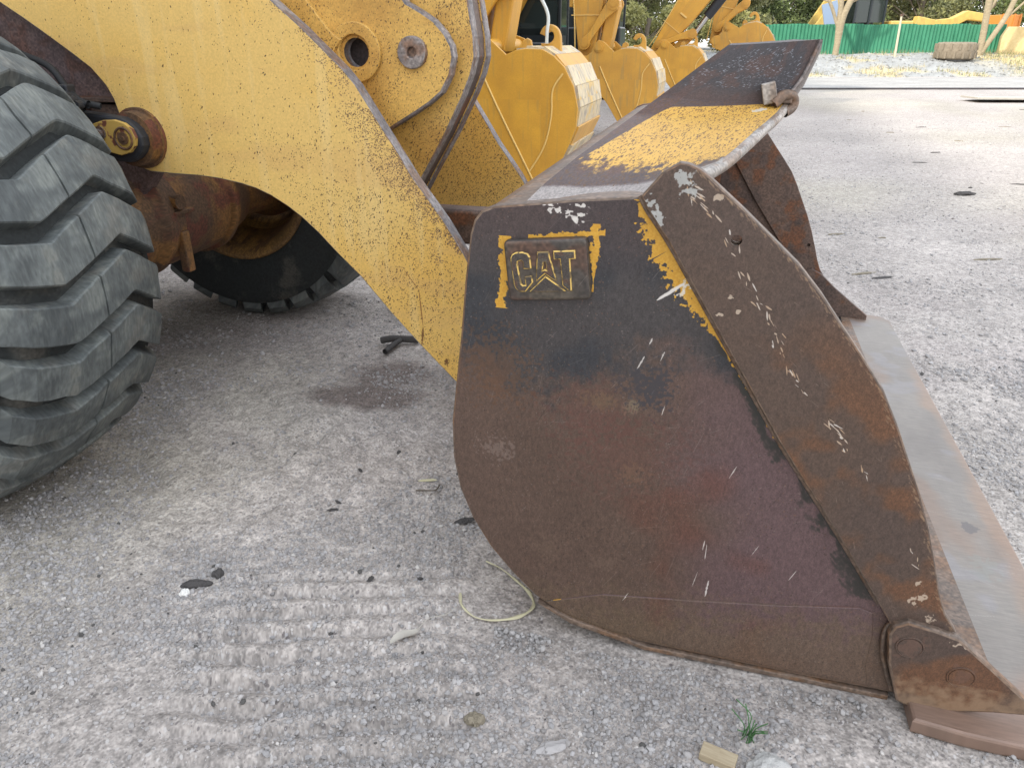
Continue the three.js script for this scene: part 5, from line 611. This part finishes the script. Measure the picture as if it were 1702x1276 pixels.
{ const g = box(0.085, 0.022, 0.042, 0, 0.011, 0, 0.002), woodM = std({ map: tex(256, 128, (u, v) => { const n = fbm(u * 4, v * 40, 4); return mix3([150, 134, 108], [180, 166, 140], n); }), roughness: 0.85 }); put('wood_offcut', boxUV(g, 8), woodM, 0.5, -1.262, -0.5, 'short pale wooden offcut near the grass tuft', 'wood'); put('concrete_chip', boxUV(lump(33, 0.05, 0.025, 0.04), 4), std({ color: new THREE.Color(0.4, 0.39, 0.37), roughness: 0.95, bumpMap: grime, bumpScale: 0.004 }), 0.605, -1.225, 0.2, 'pale concrete chip beside the wooden offcut', 'rubble', 0.006); }
put('bamboo_leaf', boxUV(lump(36, 0.035, 0.004, 0.006), 4), std({ color: new THREE.Color(0.5, 0.46, 0.3), roughness: 0.9 }), -0.33, -2.505, 0.08, 'thin dry yellow leaf lying above a bent twig', 'leaf', 0.006);
put('bent_twig', tube([[-0.04, 0.004, 0.02], [0.0, 0.004, 0.02], [0.035, 0.004, 0.018], [0.05, 0.005, -0.02]], 0.003, 16, 6), std({ color: new THREE.Color(0.1, 0.08, 0.06), roughness: 0.9 }), -0.33, -2.45, 0, 'thin bent brown twig under a dry leaf', 'twig', 0.004);
put('bark_chip', boxUV(lump(38, 0.035, 0.008, 0.013), 4), clodM, -0.17, -2.255, 0.3, 'dark bark chip touching the bucket back', 'bark', 0.01);
{ const spots = [[-0.62, -2.62], [-0.66, -2.38], [-0.67, -2.33], [-0.48, -2.75], [-0.46, -1.92], [-0.3, -1.93]]; const r = rng(77); for (const [x, z] of spots) { if (!x) continue; const m = put('litter_chip', boxUV(lump(40 + spots.indexOf(spots.find((q) => q[0] === x)), 0.012 + 0.012 * r(), 0.004, 0.006 + 0.004 * r()), 4), clodM, x, z, r() * 3, 'small dark chip of litter on the grey soil', 'litter', 0.004); m.userData.group = 'dark litter chips on the soil'; } }
{ const r = rng(177); for (let i = 0; i < 26; i++) { const d = 5.2 + 16 * r(), x = d * (0.42 + 0.4 * r()); const m = put('bark_scrap', boxUV(lump(60 + i, 0.03 + 0.09 * r(), 0.006 + 0.006 * r(), 0.006 + 0.012 * r()), 2), i % 3 ? clodM : earthM, x, -d, (r() - 0.5) * 0.8, 'dark scrap of bark lying in the sunlit yard', 'bark', 0.004); m.userData.group = 'bark scraps in the sunlit yard'; } }
{ // dry grass on the bank
  const r = rng(301), N = 5200, g = new THREE.ConeGeometry(0.012, 1, 3, 1).translate(0, 0.5, 0), im = new THREE.InstancedMesh(g, std({ color: 0xffffff, roughness: 1 }), N), m = new THREE.Matrix4(), q = new THREE.Quaternion(), e = new THREE.Euler(), c = new THREE.Color(); let n = 0, gd = 0;
  while (n < N && gd++ < 90000) { const x = 10 + 24 * r(), z = -37.6 - 8 * r(); const w = ss(23.5, 26.5, x) * 0.9 + ss(0.66, 0.74, fbm(x * 0.5 + 3, z * 0.7, 3)) * 0.5 + ss(-45, -45.6, z) * 0.8; if (r() > w) continue; e.set((r() - 0.5) * 0.9, r() * 6, (r() - 0.5) * 0.9); q.setFromEuler(e); const h = 0.12 + 0.25 * r(); m.compose(new THREE.Vector3(x, bankY(x, z) - 0.02, z), q, new THREE.Vector3(1, h, 1)); im.setMatrixAt(n, m); const k = 0.7 + 0.5 * r(); r() > 0.25 ? c.setRGB(0.4 * k, 0.34 * k, 0.19 * k) : c.setRGB(0.16 * k, 0.2 * k, 0.07 * k); im.setColorAt(n, c); n++; }
  im.count = n; im.name = 'dry_grass'; shade(im); tag(im, 'dry straw coloured grass growing on the gravel bank', 'grass', null, 'stuff'); scene.add(im);
  const N2 = 5000, im2 = new THREE.InstancedMesh(pebbleGeo, std({ color: 0xffffff, roughness: 0.95 }), N2); for (let i = 0; i < N2; i++) { const x = 9 + 20 * r(), z = -37.4 - 7.4 * r(), s = 0.02 + 0.06 * Math.pow(r(), 4); e.set(r(), r() * 6, r()); q.setFromEuler(e); m.compose(new THREE.Vector3(x, bankY(x, z), z), q, new THREE.Vector3(s * 1.3, s, s)); im2.setMatrixAt(i, m); const k = 0.16 + 0.2 * r(); c.setRGB(k, k, k * 0.96); im2.setColorAt(i, c); }
  im2.name = 'bank_rubble'; shade(im2); tag(im2, 'broken grey stone covering the bank below the fence', 'rubble', null, 'stuff'); scene.add(im2);
}
renderer.render(scene, camera);
